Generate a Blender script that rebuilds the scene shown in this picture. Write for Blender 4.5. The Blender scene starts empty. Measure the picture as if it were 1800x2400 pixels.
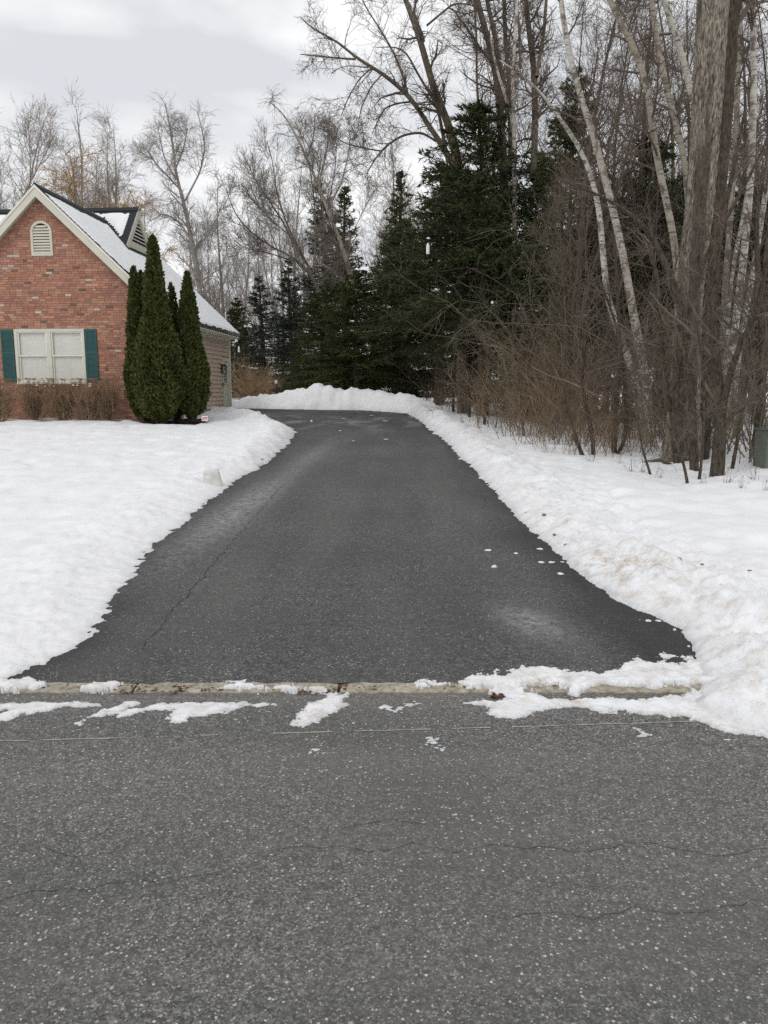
import bpy, math, random
import numpy as np
from mathutils import Vector

# ------------------------------------------------------------------ camera, sky, sun, exposure
scene = bpy.context.scene
F_PX, CX, CY, CAM_H = 1803.0, 900.0, 1200.0, 1.55
PITCH = math.atan(284.0 / F_PX)
cam_data = bpy.data.cameras.new('camera')
cam = bpy.data.objects.new('camera', cam_data)
scene.collection.objects.link(cam)
cam.location = (0, 0, CAM_H)
cam.rotation_euler = (math.radians(90) - PITCH, 0, 0)
cam_data.sensor_fit = 'VERTICAL'
cam_data.sensor_height = 24.0
cam_data.lens = F_PX / 2400.0 * 24.0
cam_data.clip_end = 3000
cam_data.clip_start = 0.05
scene.camera = cam

SUN_EL, SUN_AZ = math.radians(52), math.radians(205)      # azimuth clockwise from +Y
world = bpy.data.worlds.new('World')
scene.world = world
world.use_nodes = True
wn, wl = world.node_tree.nodes, world.node_tree.links
wn.clear()
w_out = wn.new('ShaderNodeOutputWorld')
w_bg = wn.new('ShaderNodeBackground')
w_sky = wn.new('ShaderNodeTexSky')
w_sky.sky_type = 'NISHITA'
w_sky.sun_disc = False
w_sky.sun_elevation = SUN_EL
w_sky.sun_rotation = SUN_AZ
w_tc = wn.new('ShaderNodeTexCoord')
w_map = wn.new('ShaderNodeMapping')
w_map.inputs['Scale'].default_value = (1.0, 1.0, 2.6)
w_map.inputs['Location'].default_value = (0.35, 0.2, 0.1)
w_n = wn.new('ShaderNodeTexNoise')
w_n.inputs['Scale'].default_value = 3.4
w_n.inputs['Detail'].default_value = 6
w_n.inputs['Roughness'].default_value = 0.5
w_n.inputs['Distortion'].default_value = 0.25
w_r = wn.new('ShaderNodeValToRGB')
w_r.color_ramp.elements[0].position = 0.40
w_r.color_ramp.elements[0].color = (7.6, 7.75, 8.1, 1)
w_r.color_ramp.elements[1].position = 0.62
w_r.color_ramp.elements[1].color = (11.0, 11.0, 11.0, 1)
w_mix = wn.new('ShaderNodeMix')
w_mix.data_type = 'RGBA'
w_mix.inputs['Factor'].default_value = 0.93
wl.new(w_tc.outputs['Generated'], w_map.inputs['Vector'])
wl.new(w_map.outputs['Vector'], w_n.inputs['Vector'])
wl.new(w_n.outputs['Fac'], w_r.inputs['Fac'])
wl.new(w_sky.outputs['Color'], w_mix.inputs['A'])
wl.new(w_r.outputs['Color'], w_mix.inputs['B'])
wl.new(w_mix.outputs['Result'], w_bg.inputs['Color'])
w_bg.inputs['Strength'].default_value = 0.10
wl.new(w_bg.outputs['Background'], w_out.inputs['Surface'])

sun_data = bpy.data.lights.new('sun', 'SUN')
sun_data.energy = 0.9
sun_data.angle = math.radians(25)
sun_data.color = (1.0, 0.97, 0.93)
sun = bpy.data.objects.new('sun', sun_data)
scene.collection.objects.link(sun)
_d = Vector((math.sin(SUN_AZ) * math.cos(SUN_EL), math.cos(SUN_AZ) * math.cos(SUN_EL), math.sin(SUN_EL)))
sun.rotation_euler = _d.to_track_quat('Z', 'Y').to_euler()
sun.location = _d * 50

vs = scene.view_settings
vs.view_transform = 'Standard'
vs.look = 'None'
vs.gamma = 1.0
vs.exposure = 0.0
vs.use_curve_mapping = False
scene.cycles.use_denoising = False
scene.cycles.max_bounces = 6
scene.cycles.diffuse_bounces = 3
scene.cycles.glossy_bounces = 2
scene.cycles.transparent_max_bounces = 8

# ------------------------------------------------------------------ helpers
rng = np.random.default_rng(11)
random.seed(5)
COL = scene.collection
_cp, _sp = math.cos(PITCH), math.sin(PITCH)
FW, UPV, RT = np.array([0, _cp, -_sp]), np.array([0, _sp, _cp]), np.array([1.0, 0, 0])
EYE = np.array([0, 0, CAM_H])


def ray(px, py):
    return FW + RT * (px - CX) / F_PX - UPV * (py - CY) / F_PX


def at(px, py, Y):
    d = ray(px, py)
    return EYE + d * (Y / d[1])


SLOPE, Y_K = 0.029, 3.9


def z0(y):
    y = np.asarray(y, float)
    return np.where(y < Y_K, 0.0, np.where(y < 32, SLOPE * (y - Y_K), SLOPE * (32 - Y_K) + 0.012 * (y - 32)))


def ground_at(px, py):
    d = ray(px, py)
    d = d / d[1]
    Y = (CAM_H + SLOPE * Y_K) / (SLOPE - d[2])
    if Y < Y_K or Y < 0:
        Y = -CAM_H / d[2]
    return d * Y + EYE


def tag(o, label=None, cat=None, group=None, kind=None):
    if label: o['label'] = label
    if cat: o['category'] = cat
    if group: o['group'] = group
    if kind: o['kind'] = kind
    return o


def empty(name, loc, rz=0.0):
    o = bpy.data.objects.new(name, None)
    o.empty_display_size = 0.2
    o.location = loc
    o.rotation_euler = (0, 0, rz)
    COL.objects.link(o)
    return o


def mesh_np(name, V, Fa, mat, parent=None, smooth=False, colors=None):
    """V (n,3); Fa (m,3) or (m,4) int array or list of those; fast build."""
    me = bpy.data.meshes.new(name)
    V = np.ascontiguousarray(V, np.float32)
    parts = Fa if isinstance(Fa, list) else [Fa]
    parts = [np.asarray(p, np.int32) for p in parts if len(p)]
    nl = sum(p.size for p in parts)
    nf = sum(len(p) for p in parts)
    me.vertices.add(len(V))
    me.vertices.foreach_set('co', V.ravel())
    me.loops.add(nl)
    me.polygons.add(nf)
    li = np.concatenate([p.ravel() for p in parts])
    cnt = np.concatenate([np.full(len(p), p.shape[1], np.int32) for p in parts])
    st = np.concatenate([[0], np.cumsum(cnt)[:-1]]).astype(np.int32)
    me.loops.foreach_set('vertex_index', li)
    me.polygons.foreach_set('loop_start', st)
    me.polygons.foreach_set('loop_total', cnt)
    if smooth:
        me.polygons.foreach_set('use_smooth', np.ones(nf, bool))
    me.update(calc_edges=True)
    if colors is not None:                       # per vertex rgba
        a = me.color_attributes.new('Col', 'FLOAT_COLOR', 'POINT')
        a.data.foreach_set('color', np.ascontiguousarray(colors, np.float32).ravel())
    me.materials.append(mat)
    return link(name, me, parent)


def link(name, me, parent=None):
    o = bpy.data.objects.new(name, me)
    COL.objects.link(o)
    if parent is not None:
        o.parent = parent
    return o


class MB:
    def __init__(s):
        s.v, s.f = [], []

    def quad(s, a, b, c, d):
        n = len(s.v)
        s.v += [a, b, c, d]
        s.f.append((n, n + 1, n + 2, n + 3))

    def box(s, x0, x1, y0, y1, z0_, z1):
        n = len(s.v)
        s.v += [(x0, y0, z0_), (x1, y0, z0_), (x1, y1, z0_), (x0, y1, z0_), (x0, y0, z1), (x1, y0, z1), (x1, y1, z1), (x0, y1, z1)]
        for q in ((0, 3, 2, 1), (4, 5, 6, 7), (0, 1, 5, 4), (1, 2, 6, 5), (2, 3, 7, 6), (3, 0, 4, 7)):
            s.f.append(tuple(n + i for i in q))
        return s

    def hexa(s, p):                              # 8 points, bottom 4 then top 4
        n = len(s.v)
        s.v += [tuple(q) for q in p]
        for q in ((0, 3, 2, 1), (4, 5, 6, 7), (0, 1, 5, 4), (1, 2, 6, 5), (2, 3, 7, 6), (3, 0, 4, 7)):
            s.f.append(tuple(n + i for i in q))
        return s

    def prism(s, poly, ax, a0, a1):
        """extrude 2D polygon along axis ax ('x','y','z')"""
        n, m = len(s.v), len(poly)
        def put(p, a):
            return {'x': (a, p[0], p[1]), 'y': (p[0], a, p[1]), 'z': (p[0], p[1], a)}[ax]
        s.v += [put(p, a0) for p in poly] + [put(p, a1) for p in poly]
        s.f.append(tuple(range(n, n + m)))
        s.f.append(tuple(range(n + 2 * m - 1, n + m - 1, -1)))
        for i in range(m):
            j = (i + 1) % m
            s.f.append((n + j, n + i, n + m + i, n + m + j))
        return s

    def cone(s, c, r0, r1, h, sides=8):
        n = len(s.v)
        for r, z in ((r0, 0), (r1, h)):
            for i in range(sides):
                a = 2 * math.pi * (i + .5) / sides
                s.v.append((c[0] + r * math.cos(a), c[1] + r * math.sin(a), c[2] + z))
        for i in range(sides):
            j = (i + 1) % sides
            s.f.append((n + i, n + j, n + sides + j, n + sides + i))
        s.f.append(tuple(n + i for i in range(sides))[::-1])
        s.f.append(tuple(n + sides + i for i in range(sides)))
        return s

    def mesh(s, name, mat, colors=None):
        me = bpy.data.meshes.new(name)
        me.from_pydata(s.v, [], s.f)
        me.update()
        if colors is not None:
            a = me.color_attributes.new('Col', 'FLOAT_COLOR', 'POINT')
            a.data.foreach_set('color', np.asarray(colors, np.float32).ravel())
        me.materials.append(mat)
        return me

    def build(s, name, mat, parent=None, colors=None):
        return link(name, s.mesh(name, mat, colors), parent)


# ---- vectorised gradient noise
_perm = np.random.default_rng(3).permutation(256)
_perm = np.concatenate([_perm, _perm, _perm])
_g2 = np.stack([np.cos(np.arange(256) * 2.399963), np.sin(np.arange(256) * 2.399963)], 1)


def noise2(x, y):
    xi, yi = np.floor(x).astype(int), np.floor(y).astype(int)
    xf, yf = x - xi, y - yi
    u, v = xf * xf * xf * (xf * (xf * 6 - 15) + 10), yf * yf * yf * (yf * (yf * 6 - 15) + 10)
    def g(ix, iy, dx, dy):
        h = _perm[(_perm[ix & 255] + iy) & 255]
        return _g2[h, 0] * dx + _g2[h, 1] * dy
    a, b = g(xi, yi, xf, yf), g(xi + 1, yi, xf - 1, yf)
    c, d = g(xi, yi + 1, xf, yf - 1), g(xi + 1, yi + 1, xf - 1, yf - 1)
    return 1.5 * ((a * (1 - u) + b * u) * (1 - v) + (c * (1 - u) + d * u) * v)


def fbm2(x, y, o=3, gain=.5):
    t, a, f = 0.0, 1.0, 1.0
    for k in range(o):
        t = t + a * noise2(x * f + 17.3 * k, y * f - 9.1 * k)
        a *= gain
        f *= 2.03
    return t


def smooth01(x):
    x = np.clip(x, 0, 1)
    return x * x * (3 - 2 * x)


def poly_sdf(P, x, y):
    """signed distance to closed polygon P, positive outside"""
    shp = x.shape
    x, y = x.ravel(), y.ravel()
    d2 = np.full(x.shape, 1e18)
    ins = np.zeros(x.shape, bool)
    n = len(P)
    for i in range(n):
        ax, ay = P[i]
        bx, by = P[(i + 1) % n]
        ex, ey = bx - ax, by - ay
        t = np.clip(((x - ax) * ex + (y - ay) * ey) / (ex * ex + ey * ey + 1e-12), 0, 1)
        d2 = np.minimum(d2, (x - ax - t * ex) ** 2 + (y - ay - t * ey) ** 2)
        c = ((ay > y) != (by > y))
        with np.errstate(divide='ignore', invalid='ignore'):
            xi = ax + (y - ay) * ex / np.where(ey == 0, 1e-12, ey)
        ins ^= c & (x < xi)
    d = np.sqrt(d2)
    return np.where(ins, -d, d).reshape(shp)


# ------------------------------------------------------------------ materials
class NT:
    def __init__(s, name, rough=0.85, spec=0.3):
        s.m = bpy.data.materials.new(name)
        s.m.use_nodes = True
        s.n, s.l = s.m.node_tree.nodes, s.m.node_tree.links
        s.b = s.n['Principled BSDF']
        s.b.inputs['Roughness'].default_value = rough
        s.b.inputs['Specular IOR Level'].default_value = spec
        s._tc = None

    def new(s, t, **kw):
        n = s.n.new(t)
        for k, v in kw.items():
            if k in n.inputs.keys():
                n.inputs[k].default_value = v
            else:
                setattr(n, k, v)
        return n

    def co(s, scale=(1, 1, 1), kind='Object', loc=(0, 0, 0)):
        if s._tc is None:
            s._tc = s.new('ShaderNodeTexCoord')
        m = s.new('ShaderNodeMapping')
        m.inputs['Scale'].default_value = scale
        m.inputs['Location'].default_value = loc
        s.l.new(s._tc.outputs[kind], m.inputs['Vector'])
        return m.outputs['Vector']

    def noise(s, vec, scale, detail=4, rough=.55, dist=0.0):
        n = s.new('ShaderNodeTexNoise')
        n.inputs['Scale'].default_value = scale
        n.inputs['Detail'].default_value = detail
        n.inputs['Roughness'].default_value = rough
        n.inputs['Distortion'].default_value = dist
        s.l.new(vec, n.inputs['Vector'])
        return n.outputs['Fac']

    def ramp(s, fac, stops):
        r = s.new('ShaderNodeValToRGB')
        e = r.color_ramp.elements
        while len(e) < len(stops):
            e.new(0.5)
        for k, (p, c) in enumerate(stops):
            e[k].position = p
            e[k].color = tuple(c) + (1,) if len(c) == 3 else c
        s.l.new(fac, r.inputs['Fac'])
        return r.outputs['Color']

    def mix(s, fac, a, b, mode='MIX'):
        n = s.new('ShaderNodeMix')
        n.data_type = 'RGBA'
        n.blend_type = mode
        for inp, v in (('Factor', fac), ('A', a), ('B', b)):
            if isinstance(v, (int, float)):
                n.inputs[inp].default_value = v if inp == 'Factor' else (v, v, v, 1)
            elif isinstance(v, tuple):
                n.inputs[inp].default_value = v + (1,) if len(v) == 3 else v
            else:
                s.l.new(v, n.inputs[inp])
        return n.outputs['Result']

    def math(s, op, a, b=None):
        n = s.new('ShaderNodeMath', operation=op)
        for i, v in enumerate((a, b)):
            if v is None: continue
            if isinstance(v, (int, float)): n.inputs[i].default_value = v
            else: s.l.new(v, n.inputs[i])
        return n.outputs[0]

    def attr(s, name='Col'):
        a = s.new('ShaderNodeAttribute')
        a.attribute_name = name
        return a.outputs['Color']

    def rand(s):
        return s.new('ShaderNodeObjectInfo').outputs['Random']

    def color(s, c):
        if isinstance(c, tuple):
            s.b.inputs['Base Color'].default_value = c + (1,)
        else:
            s.l.new(c, s.b.inputs['Base Color'])
        return s

    def bump(s, h, strength=.5, dist=.01):
        b = s.new('ShaderNodeBump')
        b.inputs['Strength'].default_value = strength
        b.inputs['Distance'].default_value = dist
        s.l.new(h, b.inputs['Height'])
        s.l.new(b.outputs['Normal'], s.b.inputs['Normal'])
        return s


def plain(name, c, rough=.7, var=.12, scale=6.0, spec=.3):
    t = NT(name, rough, spec)
    f = t.noise(t.co(), scale, 5)
    lo, hi = tuple(x * (1 - var) for x in c), tuple(min(1, x * (1 + var)) for x in c)
    t.color(t.ramp(f, [(.3, lo), (.7, hi)]))
    return t.m


def mat_asphalt(name, base, speck, stain=False):
    t = NT(name, .9, .25)
    co = t.co()
    big = t.noise(co, .55, 5)
    mid = t.noise(co, 9, 5, .7)
    fine = t.noise(co, 120, 3, .75)
    grain = t.noise(co, 48, 4, .8)
    blot = t.noise(co, 20, 6, .82)
    g = lambda k: tuple(x * k for x in base)
    def cells(sc, stops):                          # packed aggregate: every stone its own grey
        v = t.new('ShaderNodeTexVoronoi')
        v.inputs['Scale'].default_value = sc
        t.l.new(co, v.inputs['Vector'])
        q = t.new('ShaderNodeSeparateColor')
        t.l.new(v.outputs['Color'], q.inputs['Color'])
        return t.ramp(q.outputs[0], stops)
    c = cells(150, [(0, g(.22)), (.45, g(.75)), (.75, g(1.35)), (.92, g(2.0)), (1, g(3.2))])
    c = t.mix(.2 if not stain else .3, c, cells(48, [(0, g(.25)), (.5, g(.9)), (.85, g(1.6)), (1, g(2.6))]))
    c = t.mix(t.ramp(fine, [(.30, (.8, .8, .8)), (.5, (0, 0, 0))]), c, g(.25))
    c = t.mix(t.ramp(blot, [(.38, (.5, .5, .5)), (.52, (0, 0, 0))]), c, g(.45))
    c = t.mix(t.ramp(blot, [(.54, (0, 0, 0)), (.70, (.4, .4, .4))]), c, g(1.8))
    c = t.mix(t.ramp(big, [(.35, (0, 0, 0)), (.62, (.75, .75, .75))]), c, g(.66))
    lanes = t.noise(t.co((.12, .9, 1) if not stain else (1.4, .22, 1)), 1.4, 4, .55)
    c = t.mix(t.ramp(lanes, [(.42, (0, 0, 0)), (.68, (.28, .28, .28))]), c, tuple(x * y for x, y in zip(base, (1.5, 1.45, 1.34))))
    for sc, thr, r0, cols in ((105, .89, .33, [(.0, (.46, .42, .32)), (.5, (.60, .58, .50)), (.8, (.40, .29, .20)), (1., (.66, .63, .55))]),
                              (160, .86, .38, [(0, (.22, .21, .2)), (.6, (.38, .37, .34)), (1, (.52, .49, .41))]),
                              (60, .975, .22, [(0, (.5, .47, .37)), (.7, (.36, .24, .17)), (1, (.66, .63, .55))])):
        v = t.new('ShaderNodeTexVoronoi')
        v.inputs['Scale'].default_value = sc
        t.l.new(co, v.inputs['Vector'])
        sep = t.new('ShaderNodeSeparateColor')
        t.l.new(v.outputs['Color'], sep.inputs['Color'])
        pick = t.math('GREATER_THAN', sep.outputs[0], 1 - (1 - thr) * speck)
        ins = t.math('LESS_THAN', v.outputs['Distance'], t.math('MULTIPLY', t.math('MULTIPLY', sep.outputs[2], r0 * 1.5), t.math('MULTIPLY', t.noise(co, 2.2, 4, .65), 2.0)))
        c = t.mix(t.math('MULTIPLY', pick, ins), c, t.ramp(sep.outputs[1], cols))
    if stain:
        sp = t.new('ShaderNodeSeparateColor')
        t.l.new(t.attr('Col'), sp.inputs['Color'])
        c = t.mix(t.math('MULTIPLY', sp.outputs[0], .75), c, tuple(x * .30 for x in base))       # damp, darker
        c = t.mix(t.math('MULTIPLY', sp.outputs[1], t.ramp(t.noise(co, 16, 6, .75), [(.38, (0, 0, 0)), (.60, (.8, .8, .8))])), c, (.40, .40, .40))   # dried salt
    t.color(c)
    t.bump(t.math('ADD', fine, t.math('MULTIPLY', grain, .8)), 1.0, .008)
    return t.m


def mat_snow(name, vcol=True, rough_n=1.0):
    t = NT(name, .65, .25)
    co = t.co()
    a = t.noise(co, 3.0, 5)
    c = t.ramp(a, [(.3, (.75, .762, .78)), (.7, (.825, .83, .838))])
    if vcol:
        sp = t.new('ShaderNodeSeparateColor')
        t.l.new(t.attr('Col'), sp.inputs['Color'])
        d = t.noise(co, 9, 6, .68)
        k = t.math('MULTIPLY', sp.outputs[0], t.ramp(d, [(.44, (0, 0, 0)), (.68, (1, 1, 1))]))
        c = t.mix(k, c, (.46, .38, .30))
        g = t.noise(co, 70, 3, .7)
        k2 = t.math('MULTIPLY', sp.outputs[1], t.ramp(g, [(.62, (0, 0, 0)), (.70, (.75, .75, .75))]))
        c = t.mix(k2, c, (.30, .25, .2))
        c = t.mix(t.math('MULTIPLY', sp.outputs[2], t.ramp(t.noise(co, 26, 5, .7), [(.3, (.25, .25, .25)), (.6, (.85, .85, .85))])), c, (.40, .40, .41))   # wet slush at the thin rim
    t.color(c)
    h = t.math('ADD', t.noise(co, 18, 5, .6), t.math('MULTIPLY', t.noise(co, 90, 3, .6), .35))
    t.bump(h, .30 * rough_n, .03)
    return t.m


def mat_bark(name, lo, hi, scale=(9, 9, 2.0), bump=.6, spots=None):
    t = NT(name, .95, .15)
    co = t.co(scale)
    f = t.noise(co, 3.0, 6, .65, .4)
    c = t.ramp(f, [(.36, lo), (.64, hi)])
    if spots:
        k = t.ramp(t.noise(t.co((1, 1, .7)), 2.2, 4, .6), [(.58, (0, 0, 0)), (.66, (.7, .7, .7))])
        c = t.mix(k, c, spots)
        k = t.ramp(t.noise(t.co((1.6, 1.6, .16), loc=(.4, .9, 0)), 2.2, 4, .6), [(.49, (0, 0, 0)), (.58, (.8, .8, .8))])
        c = t.mix(k, c, spots)
    t.color(c)
    t.bump(f, bump, .03)
    return t.m


def mat_birch(name, white=(.56, .53, .47)):
    t = NT(name, .8, .2)
    f = t.noise(t.co((2.0, 2.0, 12)), 2.0, 4, .55)
    c = t.ramp(f, [(.33, (.045, .035, .03)), (.39, tuple(x * .62 for x in white)), (.5, white), (.75, tuple(min(1, x * 1.12) for x in white))])
    g = t.noise(t.co((3, 3, 2.6)), 1.5, 4, .6)
    c = t.mix(t.ramp(g, [(.53, (0, 0, 0)), (.60, (.85, .85, .85))]), c, (.12, .09, .07))
    h = t.noise(t.co((1, 1, .5)), 1.1, 2)
    c = t.mix(t.ramp(h, [(.45, (0, 0, 0)), (.65, (.45, .45, .45))]), c, (.33, .27, .19))
    t.color(c)
    t.bump(f, .4, .02)
    return t.m


def mat_foliage(name, lo, hi, brown=0.0, sc=2.2):
    t = NT(name, .75, .2)
    f = t.noise(t.co(), sc, 5, .7)
    c = t.ramp(f, [(.25, lo), (.75, hi)])
    if brown:
        k = t.ramp(t.noise(t.co(loc=(5, 3, 1)), sc * .8, 5, .7), [(.6, (0, 0, 0)), (.75, (brown, brown, brown))])
        c = t.mix(k, c, (.13, .07, .035))
    t.color(c)
    return t.m


M = dict(
    road=mat_asphalt('road_asphalt', (.178, .175, .168), 1.0),
    drive=mat_asphalt('driveway_asphalt', (.112, .112, .112), .7, True),
    snow=mat_snow('snow'),
    packed=mat_snow('packed_snow', True, 1.3),
    roofsnow=mat_snow('roof_snow', False, .5),
    chunk=mat_snow('snow_lump', False, 1.2),
    kerb=mat_bark('kerb_concrete', (.21, .185, .145), (.44, .395, .315), (7, 7, 7), .35),
    crack=plain('crack_tar', (.02, .02, .02), .95),
    salt=plain('pale_scrape', (.42, .41, .36), .95, .3, 60),
    leaf=plain('leaf_litter', (.11, .06, .035), .95, .5, 40),
    tanleaf=plain('tan_leaf', (.24, .165, .10), .95, .4, 30),
    mulch=plain('mulch', (.06, .032, .02), .95, .5, 40),
    trim=plain('cream_trim', (.60, .585, .49), .55, .05, 3),
    trimw=plain('pale_trim', (.72, .70, .62), .55, .05, 3),
    louver=plain('cream_louver', (.58, .55, .45), .55, .08, 3),
    mortar=plain('mortar', (.50, .43, .36), .95, .2, 30),
    dark=plain('dark_void', (.012, .012, .012), .9, .1, 3),
    shutter=plain('green_shutter', (.028, .088, .086), .6, .12, 4),
    siding=plain('tan_siding', (.52, .41, .32), .7, .07, 3),
    shingle=plain('charcoal_shingle', (.028, .030, .034), .9, .35, 30),
    found=plain('foundation_block', (.28, .28, .28), .9, .2, 14),
    black=plain('black_metal', (.015, .015, .016), .45, .2, 8),
    blind=plain('pale_blind', (.64, .625, .56), .75, .06, 2),
    door=plain('cream_door', (.56, .55, .44), .5, .05, 3),
    white=plain('white_paint', (.78, .78, .77), .5, .04, 4),
    red=plain('red_print', (.55, .06, .04), .6, .1, 4),
    green=plain('dull_green_metal', (.15, .168, .14), .55, .15, 5),
    bark=mat_bark('grey_brown_bark', (.06, .048, .036), (.22, .18, .14), (8, 8, 2)),
    barkd=mat_bark('dark_stem_bark', (.032, .026, .020), (.115, .092, .068), (10, 10, 3)),
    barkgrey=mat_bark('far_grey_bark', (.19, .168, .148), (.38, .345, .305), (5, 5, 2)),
    cotton=mat_bark('furrowed_bark', (.04, .032, .025), (.45, .39, .315), (16, 16, 3.0), 1.0, (.075, .058, .046)),
    birch=mat_birch('birch_bark'),
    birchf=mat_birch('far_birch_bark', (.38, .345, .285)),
    twig=plain('brown_twig', (.135, .108, .085), .9, .3, 3),
    twigr=plain('reddish_twig', (.138, .104, .084), .9, .3, 3),
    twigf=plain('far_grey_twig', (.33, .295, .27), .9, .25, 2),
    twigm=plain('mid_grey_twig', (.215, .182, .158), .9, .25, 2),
    twigg=plain('olive_grey_twig', (.165, .135, .096), .9, .3, 3),
    tan=plain('tan_stem', (.21, .152, .098), .9, .4, 2.5),
    tanb=plain('pale_tan_stem', (.36, .25, .15), .9, .35, 2.5),
    hedge=plain('hedge_twig', (.25, .18, .12), .9, .35, 5),
    hedgetop=plain('hedge_top_twig', (.25, .17, .105), .9, .35, 5),
    willow=plain('golden_twig', (.44, .29, .13), .9, .25, 2),
    spruce=mat_foliage('spruce_needles', (.020, .029, .011), (.090, .105, .040)),
    spruceb=mat_foliage('blue_spruce_needles', (.026, .037, .024), (.088, .102, .066)),
    spruceg=mat_foliage('green_spruce_needles', (.025, .041, .012), (.112, .132, .040)),
    spruceo=mat_foliage('olive_spruce_needles', (.029, .036, .013), (.112, .114, .042), .4),
    cones=mat_foliage('cone_heavy_needles', (.035, .022, .016), (.085, .055, .04)),
    arbor=mat_foliage('arborvitae_sprays', (.020, .028, .008), (.112, .125, .032), .45, 4.0),
)
# glass: a thin pane, part mirror, part clear
tg = NT('window_glass', .05, .5)
g_tr = tg.new('ShaderNodeBsdfTransparent')
g_gl = tg.new('ShaderNodeBsdfGlossy')
g_gl.inputs['Roughness'].default_value = .06
g_lw = tg.new('ShaderNodeLayerWeight')
g_lw.inputs['Blend'].default_value = .5
g_fr = tg.new('ShaderNodeMath', operation='MULTIPLY_ADD')
tg.l.new(tg.math('POWER', g_lw.outputs['Facing'], 4.0), g_fr.inputs[0])
g_fr.inputs[1].default_value = .8
g_fr.inputs[2].default_value = .06
g_mx = tg.new('ShaderNodeMixShader')
tg.l.new(g_fr.outputs[0], g_mx.inputs[0])
tg.l.new(g_tr.outputs[0], g_mx.inputs[1])
tg.l.new(g_gl.outputs[0], g_mx.inputs[2])
tg.l.new(g_mx.outputs[0], tg.n['Material Output'].inputs['Surface'])
M['glass'] = tg.m
ti = NT('ice', .15, .5)
ti.color((.8, .85, .9))
ti.b.inputs['Transmission Weight'].default_value = .7
M['ice'] = ti.m
tb = NT('used_brick', .92, .2)
_n = tb.noise(tb.co(), 30, 5, .7)
_c = tb.mix(tb.ramp(_n, [(.35, (.25, .25, .25)), (.65, (.0, .0, .0))]), tb.attr('Col'), (.05, .03, .025))
tb.color(tb.mix(tb.ramp(tb.noise(tb.co(loc=(3, 7, 2)), 16, 5, .75), [(.60, (0, 0, 0)), (.68, (.7, .7, .7))]), _c, (.50, .42, .36)))
tb.bump(_n, .5, .006)
M['brick'] = tb.m

# ------------------------------------------------------------------ ground, road, driveway
def sheet(name, xs, ys, zoff, mat, cols=None):
    X, Y = np.meshgrid(xs, ys)
    V = np.stack([X, Y, z0(Y) + zoff], -1).reshape(-1, 3)
    nx, ny = len(xs), len(ys)
    i = np.arange(nx * ny).reshape(ny, nx)
    Q = np.stack([i[:-1, :-1], i[:-1, 1:], i[1:, 1:], i[1:, :-1]], -1).reshape(-1, 4)
    o = mesh_np(name, V, Q, mat, colors=cols(X, Y).reshape(-1, 4) if cols else None)
    return tag(o, kind='structure')


sheet('ground', np.array([-900, -60, -20, 0, 20, 60, 900.]), np.array([-600, -20, 0, 3.9, 32, 60, 140, 1500.]), -0.06, plain('far_snow_ground', (.80, .81, .83), .8, .06, .5))
road = sheet('road', np.array([-120, -8, -3, 0, 3, 8, 120.]), np.array([-9.0, 0, 2, 3.0, 3.795]), 0.0, M['road'])


def gp(*pxs):
    return [tuple(ground_at(a, b)[:2]) for a, b in pxs]


LEFT = [(201, 1503), (222, 1465), (250, 1432), (268, 1390), (293, 1362), (330, 1318), (358, 1280), (395, 1250), (429, 1226), (470, 1185), (521, 1150), (560, 1120), (608, 1096), (640, 1070), (665, 1048), (682, 1028), (691, 1014), (684, 1006), (655, 995), (620, 980), (592, 969)]
RIGHT = [(955, 969), (968, 976), (985, 984), (1005, 1003), (1042, 1031), (1070, 1060), (1096, 1085), (1140, 1130), (1193, 1193), (1245, 1240), (1302, 1286), (1345, 1330), (1400, 1375), (1454, 1410), (1530, 1440), (1600, 1478), (1622, 1503), (1632, 1525)]
BARE = gp(*LEFT) + [(-5.9, 29.6), (-15.5, 29.6), (-15.5, 33.4), (-7, 33.0), (-4.8, 32.0), (-2.6, 31.2), (-.9, 31.0)] + gp(*RIGHT)
BARE += gp((1640, 1560), (1655, 1600), (1625, 1660), (1690, 1695), (1800, 1722), (2000, 1775)) + [(9, 2.2), (40, 2.2), (40, -8), (-40, -8), (-40, 3.95)] + gp((-300, 1650), (-60, 1612), (0, 1592), (100, 1556))
BARE = np.array(BARE)
MULCH = np.array(gp((318, 985), (345, 980), (395, 983), (450, 982), (478, 984), (480, 993), (440, 999), (380, 1001), (335, 995)))


def drive_cols(X, Y):
    wet = np.exp(-np.clip(-poly_sdf(BARE, X, Y) + .10 * fbm2(X * 2.2, Y * 1.4, 4), 0, 9) / .16) * .9
    edge = smooth01((X - (0.9 + .02 * Y) + .35 * fbm2(X * .8, Y * .5)) / .9) * smooth01((11 - Y) / 4)
    far = smooth01((Y - 16) / 12) * (.25 + .5 * smooth01(.5 + fbm2(X * .6, Y * .3)))
    salt = np.exp(-((X + 1.72 - .06 * (Y - 9)) / .24) ** 2) * np.clip(np.exp(-((Y - 9.2) / 2.6) ** 2) + .5 * np.exp(-((Y - 15) / 3.0) ** 2), 0, 1)
    salt = salt + .95 * np.exp(-((X - .98 + .25 * (Y - 4.9)) / .16) ** 2 - ((Y - 4.95) / .32) ** 2)
    salt = salt + .8 * np.exp(-((Y - 24.5 - .8 * np.sin(X * 1.1)) / 3.0) ** 2) * smooth01(.1 + fbm2(X * 1.5, Y * .6)) * 1.3
    return np.stack([np.clip(edge + far + wet, 0, 1), np.clip(salt, 0, 1), X * 0, X * 0 + 1], -1)


sheet('driveway', np.arange(-16, 5.01, .15), np.concatenate([np.arange(3.925, 12, .09), np.arange(12, 36, .2)]), 0.003, M['drive'], drive_cols)

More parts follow.
